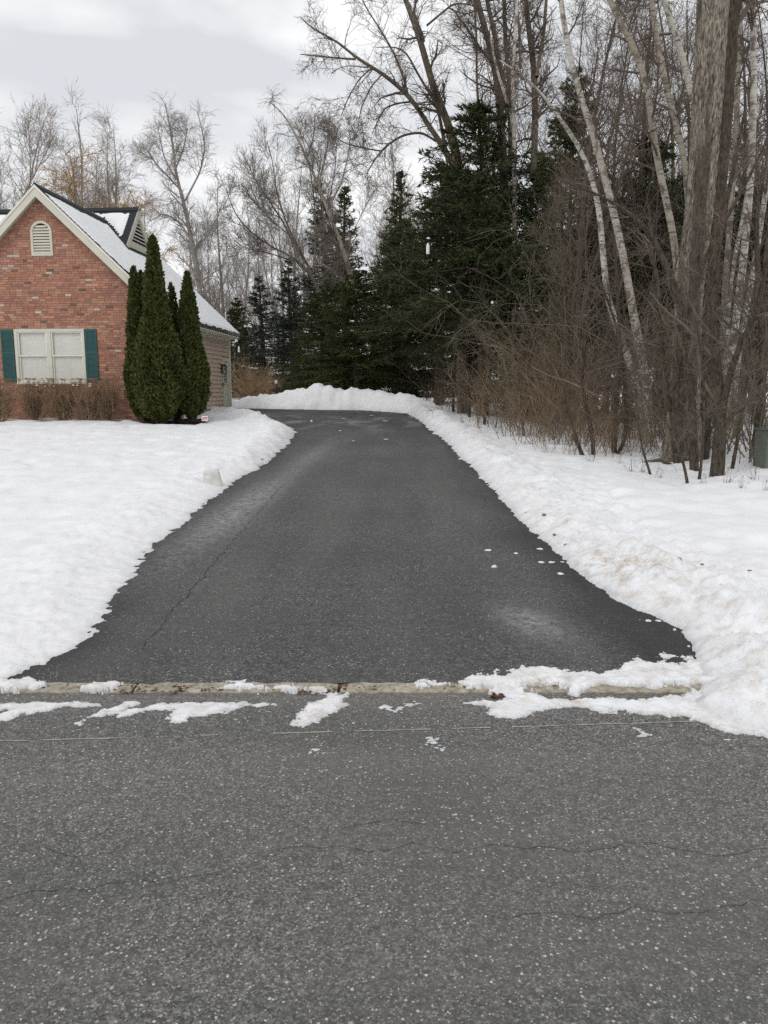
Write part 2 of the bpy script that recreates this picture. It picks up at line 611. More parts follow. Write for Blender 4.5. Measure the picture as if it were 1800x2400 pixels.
tag(mesh_np('kerb_bed', np.array([(-120, 3.78, -.006), (120, 3.78, -.006), (120, 3.94, -.004), (-120, 3.94, -.004)]), np.array([(0, 1, 2, 3)]), M['mulch']), kind='structure')
# kerb of long blocks, flush with the road
kerb = tag(empty('kerb', (0, 3.86, 0)), kind='structure')
xk = lambda px: at(px, 1632, 3.86)[0]
ends = [(-2.9, -6.6), (-620, -140), (-132, 315), (322, 792), (799, 1152), (1159, 1352), (1359, 1665), (1672, 2120)]
for k, (a, b) in enumerate(ends[1:]):
    x0_, x1_ = xk(a), xk(b)
    m = MB()
    n = 14
    prof = []
    for j in range(n + 1):
        x = x0_ + (x1_ - x0_) * j / n
        e = .006 if j in (0, n) else 0.0
        yb = .062 - e * 2 + .008 * math.sin(j * 2.3 + k)
        yf = -.066 + e * 2 + .006 * math.sin(j * 1.7 + 2 * k)
        h = .013 - e + .003 * math.sin(j * 3.1 + k)
        prof.append([(x, yf - .004, -.04), (x, yf + .004, h - .008), (x, yf + .018, h), (x, yb - .018, h + .002), (x, yb, h - .006), (x, yb + .004, -.04)])
    for j in range(n):
        for q in range(5):
            m.quad(prof[j][q], prof[j + 1][q], prof[j + 1][q + 1], prof[j][q + 1])
    for j, rev in ((0, False), (n, True)):
        i0 = len(m.v)
        m.v += prof[j]
        m.f.append(tuple(range(i0, i0 + 6))[::-1 if rev else 1])
    m.build('kerb_stone', M['kerb'], kerb)


# cracks, scrape line
def ribbon(name, pts, w, mat, parent, zoff=.003, jag=.02):
    P = np.array(pts, float)
    seg = [P[0]]
    for a, b in zip(P[:-1], P[1:]):
        L = np.linalg.norm(b - a)
        n = max(2, int(L / .045))
        for t in np.linspace(0, 1, n + 1)[1:]:
            seg.append(a + (b - a) * t)
    S = np.array(seg)
    T = np.gradient(S, axis=0)
    T /= np.linalg.norm(T, axis=1)[:, None] + 1e-9
    N = np.stack([-T[:, 1], T[:, 0]], 1)
    S = S + N * (jag * (noise2(S[:, 0] * 6 + 3, S[:, 1] * 6) + .7 * noise2(S[:, 0] * 19, S[:, 1] * 19)))[:, None]
    ww = w * np.clip(.35 + rng.random(len(S)) * .9, .2, 2)
    A, B = S + N * ww[:, None] / 2, S - N * ww[:, None] / 2
    V = np.concatenate([A, B])
    Z = z0(V[:, 1]) + zoff
    n = len(S)
    i = np.arange(n - 1)
    return mesh_np(name, np.column_stack([V, Z]), np.stack([i, n + i, n + i + 1, i + 1], 1), mat, parent)


driveway = bpy.data.objects['driveway']
ribbon('crack', gp((401, 1438), (470, 1360), (540, 1275), (613, 1194), (660, 1140)), .0055, M['crack'], driveway, .006, .03)
ribbon('crack', gp((330, 1530), (360, 1490), (401, 1440)), .004, M['crack'], driveway, .006, .03)
for pts in ([(0, 2100), (120, 2098), (250, 2075), (420, 2060), (520, 2055)], [(620, 1990), (750, 1992), (900, 1994), (1100, 2000), (1400, 1985), (1800, 1990)],
            [(100, 2000), (220, 1995)], [(1150, 2140), (1350, 2150), (1800, 2110)], [(820, 1930), (1000, 1935)]):
    ribbon('crack', gp(*pts), .0022, M['crack'], road, .003, .05)
for a, b in ((0, 70), (95, 300), (310, 330), (470, 512), (640, 780), (830, 1010), (1060, 1150), (1200, 1330), (1340, 1470), (1480, 1640)):
    ya = lambda x: 1738 - (x / 1640) * 46
    ribbon('scrape_line', gp((a, ya(a)), ((a + b) / 2, ya((a + b) / 2)), (b, ya(b))), .007, M['salt'], road, .003, .004)

# ------------------------------------------------------------------ snow cover
FAR_AMP = np.array([(-9, .15), (-6.3, .28), (-4.6, .5), (-3.4, .72), (-2.6, .92), (-1.9, .74), (-.9, .66), (.3, .62), (1.2, .5), (2.2, .35), (3.2, .1)])


def snow_depth(X, Y):
    s = poly_sdf(BARE, X, Y)
    sc = np.clip(Y / 10, .5, 2.2)
    e = s + .040 * sc * fbm2(X * 2.3, Y * 2.0, 3, .6) + (.032 * sc + .03 * smooth01((-X) / 1.5) * smooth01((12 - Y) / 5)) * fbm2(X * 8, Y * 9, 5, .75) + .02
    right = smooth01((X - .2) / .8)
    # lawn body with footprints-like dimples and drifts
    body = .10 + .05 * fbm2(X * .35, Y * .25, 3) + .006 * fbm2(X * 2.2, Y * 1.4, 3)
    near_bank = np.exp(-((e - .45) / .40) ** 2)
    amp = .045 + right * (.03 + .17 * smooth01((Y - 14) / 12) + .03 * np.exp(-((Y - 5) / 1.5) ** 2)) + (1 - right) * .10 * smooth01((Y - 10) / 8)
    lump = fbm2(X * 4.2, Y * 4.2, 4, .55)
    bank = near_bank * amp * (1 + .35 * fbm2(X * 1.1 + 9, Y * .8, 2)) + np.exp(-((e - .6) / .7) ** 2) * (.045 + .02 * right) * lump
    far = smooth01((Y - 28.2) / 2.2) * smooth01((X + 10) / 2)
    fa = np.interp(X, FAR_AMP[:, 0], FAR_AMP[:, 1]) * far * np.exp(-((e - 1.05) / .72) ** 2)
    bank = bank * (1 - .7 * far) + fa * (1 + .16 * fbm2(X * 1.3, Y * 1.3, 4, .6)) + .10 * far * np.exp(-((e - 1.0) / .9) ** 2) * fbm2(X * 2.6 + 4, Y * 2.6, 4, .6)
    ramp = 1 - np.exp(-np.clip(e, 0, 9) / (.10 + .05 * sc + (1 - right) * .50 * smooth01((14 - Y) / 7)))
    crust = .016 * fbm2(X * 11, Y * 11, 4, .65) * np.exp(-((e - .5) / .75) ** 2) * (.45 + .55 * right)
    t = (body + bank) * ramp + crust * smooth01(e / .15)
    # footprints trail on the right, scuffed
    tr = np.exp(-((X - (2.35 + .18 * (Y - 7))) / .32) ** 2) * smooth01((14 - Y) / 4) * smooth01((Y - 5.5) / 1)
    t = t - tr * .05 * smooth01(.25 + 1.3 * noise2(X * 3.6, Y * 3.2))
    t = t - .045 * smooth01(.1 + 1.5 * noise2(X * 2.6 + 40, Y * 1.7 + 5)) * smooth01(e - .5) + .02 * fbm2(X * .9, Y * 1.6 + 3, 3) * smooth01(e - .5)
    t = np.where(e < 0, e * .5 - .004, np.maximum(t, .002))
    dm = poly_sdf(MULCH, X, Y) + .12 * noise2(X * 3, Y * 3)
    t = np.where(Y > 20, t * smooth01(dm / .35) - .05 * (dm < .0), t)
    dirt = np.clip(np.exp(-((e - .25) / .35) ** 2) * (.22 + .3 * right * smooth01((12 - Y) / 5)) + .6 * np.exp(-((X - 2.2 - .2 * np.sin(Y)) / .9) ** 2 - ((Y - 6.0) / .55) ** 2), 0, 1)
    grit = np.clip(np.exp(-(e / .3) ** 2) * .8 + .35 * np.exp(-(e / 1.2) ** 2), 0, 1)
    return t, dirt, grit, np.exp(-np.clip(e, 0, 9) / (.035 + .02 * sc))


def snow_mesh(name, X, Y, depth, mat, thin=0.0):
    t, dirt, grit, thin_ = depth(X, Y)
    V = np.stack([X, Y, z0(Y) + t + .003], -1).reshape(-1, 3)
    ny, nx = X.shape
    i = np.arange(nx * ny).reshape(ny, nx)
    Q = np.stack([i[:-1, :-1], i[:-1, 1:], i[1:, 1:], i[1:, :-1]], -1).reshape(-1, 4)
    keep = (t.ravel()[Q] > 0).any(1)
    Q = Q[keep]
    used = np.unique(Q)
    rm = np.zeros(nx * ny, np.int64)
    rm[used] = np.arange(len(used))
    C = np.stack([dirt, grit, thin_, dirt * 0 + 1], -1).reshape(-1, 4)
    return mesh_np(name, V[used], rm[Q], mat, smooth=True, colors=C[used])


yr = 2.15 * 1.0077 ** np.arange(0, 496)
ur = np.concatenate([np.linspace(-1.3, -.62, 36)[:-1], np.linspace(-.62, .62, 350), np.linspace(.62, 1.3, 36)[1:]])
U_, Y_ = np.meshgrid(ur, yr)
tag(snow_mesh('snow_ground', U_ * (Y_ + 1.0), Y_, snow_depth, M['snow']), kind='structure')


def snow_z(x, y):
    t, _, _, _ = snow_depth(np.array([[float(x)]]), np.array([[float(y)]]))
    return float(z0(y)) + max(0.0, float(t[0, 0]))


# packed snow along the kerb: shapes read off the ground, with tyre marks
PATCH = [  # (outline in photo pixels on the ground, thickness, tread)
    ([(-120, 1604), (40, 1602), (75, 1600), (95, 1603), (108, 1615), (80, 1622), (-120, 1622)], .018, 0),
    ([(202, 1619), (222, 1609), (262, 1606), (284, 1610), (276, 1618), (250, 1624), (205, 1624)], .014, 0),
    ([(510, 1619), (535, 1613), (565, 1609), (600, 1616), (680, 1616), (750, 1622), (800, 1628), (780, 1634), (720, 1624), (600, 1622), (515, 1622)], .014, 0),
    ([(518, 1606), (530, 1598), (540, 1600), (530, 1606)], .006, 0), ([(552, 1597), (575, 1594), (572, 1600), (555, 1601)], .005, 0),
    ([(-200, 1648), (0, 1649), (110, 1647), (210, 1649), (260, 1654), (150, 1660), (70, 1675), (0, 1690), (-60, 1695), (30, 1664), (-200, 1668)], .012, 0),
    ([(168, 1698), (200, 1684), (240, 1662), (300, 1648), (318, 1645), (330, 1650), (300, 1660), (250, 1676), (210, 1688), (182, 1700)], .010, 0),
    ([(280, 1680), (300, 1664), (360, 1652), (480, 1648), (560, 1648), (590, 1651), (520, 1672), (470, 1678), (440, 1682), (430, 1690), (404, 1695), (398, 1678), (402, 1664), (350, 1666), (310, 1676)], .010, 0),
    ([(590, 1652), (640, 1650), (625, 1653), (592, 1655)], .004, 0),
    ([(682, 1700), (690, 1680), (716, 1660), (708, 1648), (760, 1642), (790, 1630), (812, 1628), (808, 1650), (790, 1668), (750, 1690), (720, 1702)], .016, 1),
    ([(880, 1652), (905, 1648), (920, 1652), (916, 1666), (888, 1666)], .008, 2), ([(928, 1652), (985, 1646), (975, 1656), (930, 1666)], .007, 2),
    ([(955, 1612), (968, 1596), (1000, 1592), (1025, 1604), (1040, 1612), (1020, 1618), (970, 1620)], .009, 2),
    ([(1035, 1614), (1070, 1616), (1075, 1608), (1100, 1590), (1120, 1580), (1150, 1586), (1160, 1574), (1175, 1588), (1215, 1566), (1300, 1568), (1320, 1576), (1352, 1576), (1400, 1580), (1450, 1572), (1462, 1556), (1495, 1543), (1520, 1556), (1590, 1558), (1640, 1550),
      (1700, 1560), (1760, 1640), (1660, 1612), (1600, 1614), (1590, 1610), (1530, 1620), (1470, 1616), (1440, 1612), (1400, 1612), (1372, 1625), (1345, 1640), (1338, 1620), (1300, 1613), (1240, 1613), (1220, 1640), (1180, 1642), (1165, 1632), (1140, 1620), (1100, 1618)], .019, 3),
    ([(1075, 1648), (1130, 1644), (1180, 1644), (1225, 1628), (1260, 1626), (1300, 1640), (1345, 1642), (1400, 1638), (1480, 1643), (1530, 1636), (1600, 1630), (1680, 1618), (1760, 1620), (1860, 1730), (1780, 1722), (1700, 1716), (1640, 1694), (1610, 1680), (1560, 1680), (1500, 1670),
      (1410, 1668), (1360, 1658), (1310, 1659), (1262, 1664), (1256, 1680), (1165, 1682), (1150, 1668), (1140, 1656)], .016, 3),
    ([(1540, 1545), (1555, 1530), (1572, 1536), (1572, 1548), (1556, 1552)], .012, 0), ([(1530, 1550), (1540, 1545), (1552, 1552), (1540, 1556)], .010, 0), ([(1602, 1545), (1612, 1538), (1640, 1550), (1630, 1560), (1605, 1556)], .02, 0),
    ([(722, 1762), (740, 1752), (758, 1750), (758, 1760), (735, 1766)], .006, 2), ([(990, 1735), (1000, 1722), (1020, 1722), (1040, 1745), (1046, 1768), (1020, 1758)], .004, 2),
    ([(1492, 1712), (1500, 1708), (1516, 1722), (1505, 1725)], .004, 0), ([(1676, 1730), (1720, 1726), (1740, 1738), (1690, 1745)], .004, 2), ([(800, 1700), (830, 1690), (845, 1695), (830, 1712), (798, 1712)], .002, 2),
]
PATCH = [(np.array(gp(*p)), h, k) for p, h, k in PATCH]


def packed_depth(X, Y):
    T = np.full(X.shape, -1.0)
    wob = .030 * fbm2(X * 9, Y * 14, 5, .76) - .004
    for P, h, k in PATCH:
        lo, hi = P.min(0) - .15, P.max(0) + .15
        r = (Y[:, 0] > lo[1]) & (Y[:, 0] < hi[1])
        c = (X[0] > lo[0]) & (X[0] < hi[0])
        if not r.any() or not c.any(): continue
        ix = np.ix_(r, c)
        x, y = X[ix], Y[ix]
        s = -poly_sdf(P, x, y) + wob[ix]
        e = np.clip(s, 0, 1)
        t = h * (1 - np.exp(-e / .02)) * (1 + .45 * fbm2(x * 14, y * 14, 3))
        if k == 1:
            t = t * (.62 + .38 * np.sin(2 * math.pi * ((y * 1.0 + .35 * np.abs(np.sin((x + y) * 22)) * .06) / .030)))
        elif k == 2:
            t = t * (.15 + 1.1 * fbm2(x * 30, y * 60, 2)) - .001
        elif k == 3:
            t = t + e.clip(0, .1) * .06 * fbm2(x * 6, y * 6, 4, .6) - .007 * smooth01(3 * np.sin((x * .9 + y * .45) * 60 + 3 * noise2(x * 4, y * 4)) - 1.2) * smooth01(.5 + 2 * noise2(x * 2.2, y * 3))
        t = np.where(s > 0, np.maximum(t, -.004 if k == 2 else .0015), s * .5)
        T[ix] = np.maximum(T[ix], t)
    # over the kerb stones the snow lies on their tops
    T = np.where(T > 0, T + .02 * smooth01((.085 - np.abs(Y - 3.86)) / .02), T)
    dirt = np.clip(.6 + .5 * fbm2(X * 2, Y * 3, 2), 0, 1)
    return T, dirt, dirt * 0 + .5, np.exp(-np.clip(T, 0, 1) / .004)


Xp, Yp = np.meshgrid(np.arange(-2.9, 2.9, .0065), np.arange(3.05, 4.55, .006))
tag(snow_mesh('packed_snow', Xp, Yp, packed_depth, M['packed']), 'thin packed snow with tyre marks lying along and over the kerb', 'snow', kind='stuff')


def lump_mesh(name, mat, seed, n=2):
    r = np.random.default_rng(seed)
    vs_, fs = [], []
    me = bpy.data.meshes.new(name)
    import bmesh
    bm = bmesh.new()
    bmesh.ops.create_icosphere(bm, subdivisions=n, radius=1)
    o = r.random(3) * 50
    for v in bm.verts:
        p = np.array(v.co)
        k = 1 + .42 * noise2(np.array([p[0] * 1.3 + o[0]]), np.array([p[1] * 1.3 + p[2] + o[1]]))[0] + .22 * noise2(np.array([p[0] * 3.1 + o[1]]), np.array([p[1] * 3 - p[2] * 2 + o[2]]))[0]
        v.co = Vector(p * k)
    bm.to_mesh(me)
    bm.free()
    for p in me.polygons: p.use_smooth = True
    me.materials.append(mat)
    return me


CHUNK = [lump_mesh('snow_chunk', M['chunk'], s) for s in (1, 2, 3, 4)]
_ch = [((1143, 1291, 14), 'flat snow chunk on the asphalt, farthest left of the loose chunks'), ((1209, 1298, 11), 'small snow chunk on the asphalt in the middle of the upper three'),
       ((1265, 1288, 13), 'snow chunk on the asphalt, upper right one near the bank edge'), ((1158, 1331, 11), 'upright snow chunk on the asphalt, lowest on the left of the group'),
       ((1268, 1319, 14), 'flat snow chunk close to the bank, left one of a touching pair'), ((1292, 1319, 13), 'flat snow chunk close to the bank, right one of a touching pair'),
       ((1313, 1346, 15), 'wide snow chunk on the asphalt, lowest right of the group'), ((1318, 1318, 8), 'tiny snow crumb between the paired chunks and the bank'),
       ((1520, 1456, 14), 'flat snow chunk on dark asphalt, above the corner of the bank'), ((1543, 1456, 12), 'second flat snow chunk on dark asphalt, above the corner of the bank'),
       ((1581, 1478, 8), 'round snow ball at the edge of the bank corner'), ((730, 989, 6), 'small snow ball far up the driveway near the garage turn'),
       ((1500, 1453, 5), 'tiny snow crumb left of the two flat chunks by the bank corner'), ((1614, 1517, 7), 'round snow ball below the bank corner beside the packed snow')]
for k, ((px, py, w), lab) in enumerate(_ch):
    p = ground_at(px, py)
    o = link('snow_chunk', CHUNK[k % 4])
    s = w / F_PX * p[1]
    o.scale = (s * .62, s * .5, s * .17 if 'upright' not in lab else s * .4)
    if 'round' in lab or 'ball' in lab: o.scale = (s * .5, s * .5, s * .45)
    o.location = (p[0], p[1], p[2] + o.scale[2] * .55)
    o.rotation_euler = (0, 0, k * 1.3)
    tag(o, lab, 'snow chunk', 'loose snow chunks on the driveway')

# flat streaks of leftover snow far up the driveway
STREAK = [(806, 981, 9), (903, 987, 15), (797, 1010, 9), (828, 1034, 7), (870, 974, 10), (905, 1030, 12)]
for k, (px, py, w) in enumerate(STREAK):
    p = ground_at(px, py)
    o = link('snow_streak', CHUNK[(k + 1) % 4])
    s = w / F_PX * p[1]
    o.scale = (s * .5, s * .55, .008)
    o.location = (p[0], p[1], p[2] + .007)
    tag(o, 'thin flat streak of leftover snow far up the driveway', 'snow', 'snow streaks far up the driveway')

# leaf litter behind the kerb
V, Fq = [], []
for k in range(520):
    seg = random.choice([(95, 235, 1608, 1620), (270, 420, 1608, 1628), (420, 520, 1612, 1624), (700, 800, 1612, 1630), (800, 960, 1608, 1622), (1040, 1110, 1606, 1620), (1280, 1330, 1608, 1614), (1150, 1180, 1630, 1640), (640, 740, 1616, 1622)])
    p = ground_at(random.uniform(seg[0], seg[1]), random.uniform(seg[2], seg[3]))
    a, L, w = random.uniform(0, 6.3), random.uniform(.006, .022), random.uniform(.003, .009)
    c, s = math.cos(a), math.sin(a)
    z = p[2] + .006 + random.uniform(0, .008)
    n = len(V)
    V += [(p[0] - c * L, p[1] - s * L, z), (p[0] + s * w, p[1] - c * w, z + .004), (p[0] + c * L, p[1] + s * L, z), (p[0] - s * w, p[1] + c * w, z + random.uniform(0, .008))]
    Fq.append((n, n + 1, n + 2, n + 3))
tag(mesh_np('leaf_litter', np.array(V), np.array(Fq), M['leaf']), 'dark red brown leaf litter caught behind the kerb', 'leaves', kind='stuff')

# ------------------------------------------------------------------ house
YAW = math.atan(130 / 1825)
P0 = at(330, 980, 24.0)
house = tag(empty('brick_house', P0, -YAW), 'brick garage wing with cream trim, green shutters and snowy charcoal roof', 'house')
UL, UR, VD = -6.36, 0.78, 7.6              # wall extents
UA, WA = -2.78, 6.88                       # ridge
SL = (WA - 3.12) / (1.15 - UA)             # roof slope rise per run
roof_w = lambda u: WA - abs(u - UA) * SL   # top of the roof at u
RT_ = .22                                  # vertical roof thickness


def wall_top(u):
    return roof_w(u) - RT_ - .02


# mortar backing (front gable)
WIN = (-3.86, -1.64, 1.10, 2.70)
VENT = (-3.13, -2.46, 4.87, 5.55, .335)    # u0,u1,w0,w spring, radius
mb = MB()
mb.box(UL, WIN[0], .02, .25, -.5, WIN[3]).box(WIN[1], UR, .02, .25, -.5, WIN[3]).box(WIN[0], WIN[1], .02, .25, -.5, WIN[2] - .02)
mb.prism([(UL, WIN[3]), (UR, WIN[3]), (UR, wall_top(UR)), (UA, wall_top(UA)), (UL, wall_top(UL))], 'y', .02, .25)
mb.build('mortar_wall', M['mortar'], house)
BR = [(0.427, 0.209, 0.139), (0.46, 0.231, 0.152), (0.394, 0.182, 0.127), (0.477, 0.251, 0.162), (0.362, 0.167, 0.118), (0.427, 0.222, 0.157), (0.493, 0.277, 0.18), (0.319, 0.163, 0.122), (0.196, 0.111, 0.09), (0.51, 0.315, 0.215), (0.411, 0.189, 0.136), (0.452, 0.209, 0.136), (0.378, 0.195, 0.143), (0.546, 0.475, 0.388), (0.345, 0.171, 0.127), (0.436, 0.241, 0.171)]
WGT = np.array([10, 10, 9, 8, 8, 8, 5, 5, 2, 4, 9, 9, 6, 1.6, 7, 7.0])
WGT /= WGT.sum()
variants = [MB().box(-.5, .5, -.5, .5, -.5, .5).mesh('brick', M['brick'], np.tile(np.array(c + (1,)), (8, 1))) for c in BR]
CH, BL, GAP = .0725, .205, .010
singles, rest = [], []
w = -.30
row = 0
while w < wall_top(UA):
    hb = CH - GAP
    run = (wall_top(UA) - w - hb) / SL if w + hb > wall_top(UL) else 99
    ulo, uhi = max(UL, UA - run), min(UR, UA + run)
    u = UL - (BL / 2 if row % 2 else 0) - .02
    while u < uhi:
        L = BL * random.choice([1, 1, 1, 1, 1, .5, .98, .75]) if random.random() < .3 else BL
        a, b = max(u, ulo), min(u + L - GAP, uhi)
        u += L
        cuts = [(a, b)]
        if w + hb > WIN[2] - .07 and w < WIN[3]:
            cuts = [(max(a, c0), min(b, c1)) for c0, c1 in ((-99, WIN[0] - .005), (WIN[1] + .005, 99))]
        elif w + hb > VENT[2] and w < VENT[3] + VENT[4] + .12:
            cc, rr = (VENT[0] + VENT[1]) / 2, VENT[4] + (.0 if w < VENT[3] else .115)
            dy = max(0, w + hb / 2 - VENT[3])
            half = math.sqrt(max(0, rr * rr - dy * dy)) if w >= VENT[3] else rr
            cuts = [(max(a, -99), min(b, cc - half)), (max(a, cc + half), b)] if half > .03 else cuts
        for c0, c1 in cuts:
            if c1 - c0 < .03: continue
            ci = int(np.random.default_rng(row * 997 + int(u * 131) + 9000).choice(len(BR), p=WGT))
            if -.2 < w < 1.0 and ci == 13: ci = 0
            rec = (c0, c1, w, w + hb, ci, random.uniform(-.004, .004))
            vis = -4.0 < c0 < -.15 and w > 2.9 and c1 - c0 > .15
            (singles if vis else rest).append(rec)
    w += CH
    row += 1
random.shuffle(singles)
rest += singles[300:]
singles = singles[:300]
for c0, c1, w0, w1, ci, d in singles:
    o = link('brick', variants[ci], house)
    o.location = ((c0 + c1) / 2, .014 + d, (w0 + w1) / 2)
    o.scale = (c1 - c0, .028, w1 - w0)
mb, cl = MB(), []
for c0, c1, w0, w1, ci, d in rest:
    mb.box(c0, c1, d, .03, w0, w1)
    k = random.uniform(.85, 1.15)
    cl += [tuple(x * k for x in BR[ci]) + (1,)] * 8
tag(mb.build('brick', M['brick'], house, np.array(cl)), kind='stuff')
# arch of bricks over the vent, soldier row below
cc = (VENT[0] + VENT[1]) / 2
for k in range(15):
    a0, a1 = math.pi * (k + .06) / 15, math.pi * (k + .94) / 15
    mb = MB()
    r0, r1 = VENT[4] + .012, VENT[4] + .108
    q = [(cc + r * math.cos(a), VENT[3] + r * math.sin(a)) for a, r in ((a0, r0), (a0, r1), (a1, r1), (a1, r0))]
    mb.prism(q, 'y', -.006, .03)
    ci = random.choice([0, 1, 3, 4, 5, 10, 11])
    mb.build('arch_brick', M['brick'], house, np.tile(np.array(BR[ci] + (1,)), (8, 1)))

# gable vent
vent = MB()
arc = [(cc + VENT[4] * math.cos(a), VENT[3] + VENT[4] * math.sin(a)) for a in np.linspace(0, math.pi, 17)]
outer = [(VENT[1], VENT[2])] + arc + [(VENT[0], VENT[2])]
ri = VENT[4] - .075
arci = [(cc + ri * math.cos(a), VENT[3] + ri * math.sin(a)) for a in np.linspace(0, math.pi, 17)]
inner = [(VENT[1] - .075, VENT[2] + .07)] + arci + [(VENT[0] + .075, VENT[2] + .07)]
n = len(outer)
for i in range(n):
    j = (i + 1) % n
    p = lambda q, y: (q[0], y, q[1])
    vent.hexa([p(outer[i], -.03), p(outer[j], -.03), p(outer[j], .02), p(outer[i], .02), p(inner[i], -.03), p(inner[j], -.03), p(inner[j], .02), p(inner[i], .02)])
vo = vent.build('gable_vent', M['louver'], house)
MB().prism(outer, 'y', .012, .018).build('vent_backing', M['dark'], vo)
k = 0
w = VENT[2] + .075
while w < VENT[3] + ri - .02:
    half = ri - .004 if w + .06 < VENT[3] else math.sqrt(max(1e-4, ri * ri - (w + .05 - VENT[3]) ** 2))
    if half > .06:
        mb = MB()
        mb.hexa([(cc - half, -.026, w), (cc + half, -.026, w), (cc + half, -.016, w - .006), (cc - half, -.016, w - .006), (cc - half, .004, w + .062), (cc + half, .004, w + .062), (cc + half, .011, w + .055), (cc - half, .011, w + .055)])
        mb.build('slat', M['louver'], vo)
    w += .083

# window: two double-hung units side by side
win = MB()
u0, u1, w0, w1 = WIN
um = (u0 + u1) / 2 - .02
win.box(u0, u0 + .09, -.045, .06, w0, w1 - .07).box(u1 - .07, u1, -.045, .06, w0, w1 - .07).box(u0, u1, -.05, .06, w1 - .07, w1).box(u0, u1, -.06, .06, w0 - .06, w0).box(um - .07, um + .07, -.045, .06, w0, w1 - .07)
wo = win.build('window', M['trim'], house)
for a, b in ((u0 + .09, um - .07), (um + .07, u1 - .07)):
    wm = (w0 + w1) / 2 + .01
    for c, d, yy in ((w0, wm + .02, .02), (wm - .025, w1 - .07, .0)):
        s = MB()
        s.box(a, a + .045, yy - .02, yy + .015, c, d).box(b - .045, b, yy - .02, yy + .015, c, d).box(a + .045, b - .045, yy - .02, yy + .015, c, c + .045).box(a + .045, b - .045, yy - .02, yy + .015, d - .04, d)
        s.build('sash', M['trimw'], wo)
        g = MB()
        g.quad((a + .04, yy - .002, c + .04), (b - .04, yy - .002, c + .04), (b - .04, yy - .002, d - .035), (a + .04, yy - .002, d - .035))
        g.build('pane', M['glass'], wo)
    bl = MB()
    z = w0 + .02
    while z < w1 - .08:
        sag = .002 * math.sin(z * 37)
        bl.hexa([(a, .044, z), (b, .044, z + sag), (b, .047, z + sag), (a, .047, z), (a, .0455, z + .0415), (b, .0455, z + .0415 + sag), (b, .048, z + .0415 + sag), (a, .048, z + .0415)])
        z += .040
    tag(bl.build('blind', M['blind'], wo), kind='stuff')
    MB().box(a - .05, b + .05, .12, .14, w0 - .05, w1).build('room_shade', M['blind'], wo)
# shutters with louvres
for a, b in ((-4.30, -3.90), (-1.62, -1.25)):
    s = MB()
    w0s, w1s, wms = 1.12, 2.70, 1.98
    s.box(a, a + .05, -.035, -.002, w0s, w1s).box(b - .05, b, -.035, -.002, w0s, w1s)
    for z, h in ((w0s, .06), (wms - .035, .07), (w1s - .07, .07)):
        s.box(a + .05, b - .05, -.035, -.002, z, z + h)
    s.box(a + .04, b - .04, -.012, -.004, w0s + .02, w1s - .02)
    so = s.build('shutter', M['shutter'], house)
    lv = MB()
    for c, d in ((w0s + .06, wms - .035), (wms + .035, w1s - .07)):
        z = c
        while z < d - .02:
            lv.hexa([(a + .05, -.033, z), (b - .05, -.033, z), (b - .05, -.028, z), (a + .05, -.028, z), (a + .05, -.017, z + .034), (b - .05, -.017, z + .034), (b - .05, -.013, z + .034), (a + .05, -.013, z + .034)])
            z += .036
    tag(lv.build('louvres', M['shutter'], so), kind='stuff')

# side wall: clapboards, door, corner boards, foundation
D0, D1, DW0, DW1 = 6.55, 7.22, .12, 2.08
mb = MB()
mb.box(UR - .24, UR - .005, .25, VD - .01, -.4, 2.9)
mb.build('side_wall', M['siding'], house)
mb = MB()
mb.box(UR - .2, UR + .0, .02, D0 - .02, -.5, .17).box(UR - .2, UR, D1 + .03, VD - .02, -.5, .17)
mb.build('foundation', M['found'], house)
exp_ = .155
w = .17
while w < 2.86:
    for a, b in ((.10, D0 - .09), (D1 + .09, VD - .09)):
        if w > DW1 + .02 and a > 1: continue
        if w > DW1 + .02: b = VD - .09
        mb = MB()
        t = min(w + exp_ + .012, 2.9)
        mb.hexa([(UR - .004, a, w), (UR + .042, a, w), (UR + .042, b, w), (UR - .004, b, w), (UR - .004, a, t), (UR + .008, a, t), (UR + .008, b, t), (UR - .004, b, t)])
        mb.build('clapboard', M['siding'], house)
    w += exp_
mb = MB()
mb.box(UR - .02, UR + .045, VD - .09, VD + .02, .10, 2.87)
mb.build('corner_board', M['trimw'], house)
MB().box(UR - .02, UR + .045, .0, .10, .10, 2.87).build('corner_board', M['trimw'], house)
dr = MB()
dr.box(UR - .06, UR + .012, D0, D1, DW0, DW1 - .09)
do = dr.build('side_door', M['door'], house)
fr = MB()
fr.box(UR - .03, UR + .055, D0 - .09, D0, DW0 - .02, DW1).box(UR - .03, UR + .055, D1, D1 + .09, DW0 - .02, DW1).box(UR - .03, UR + .058, D0, D1, DW1 - .09, DW1 + .01)
fr.build('door_frame', M['trim'], do)
MB().box(UR - .02, UR + .10, D0 - .05, D1 + .05, DW0 - .05, DW0).build('sill', M['found'], do)
MB().box(UR + .012, UR + .018, D0 + .12, D1 - .12, 1.15, 1.85).build('pane', M['glass'], do)
for z0_, z1_ in ((.28, .62), (.70, 1.04)):
    MB().box(UR + .012, UR + .022, D0 + .12, D1 - .12, z0_, z1_).build('panel', M['door'], do)
MB().cone((UR + .05, D0 + .06, 1.05), .028, .028, .05, 10).build('knob', M['black'], do)
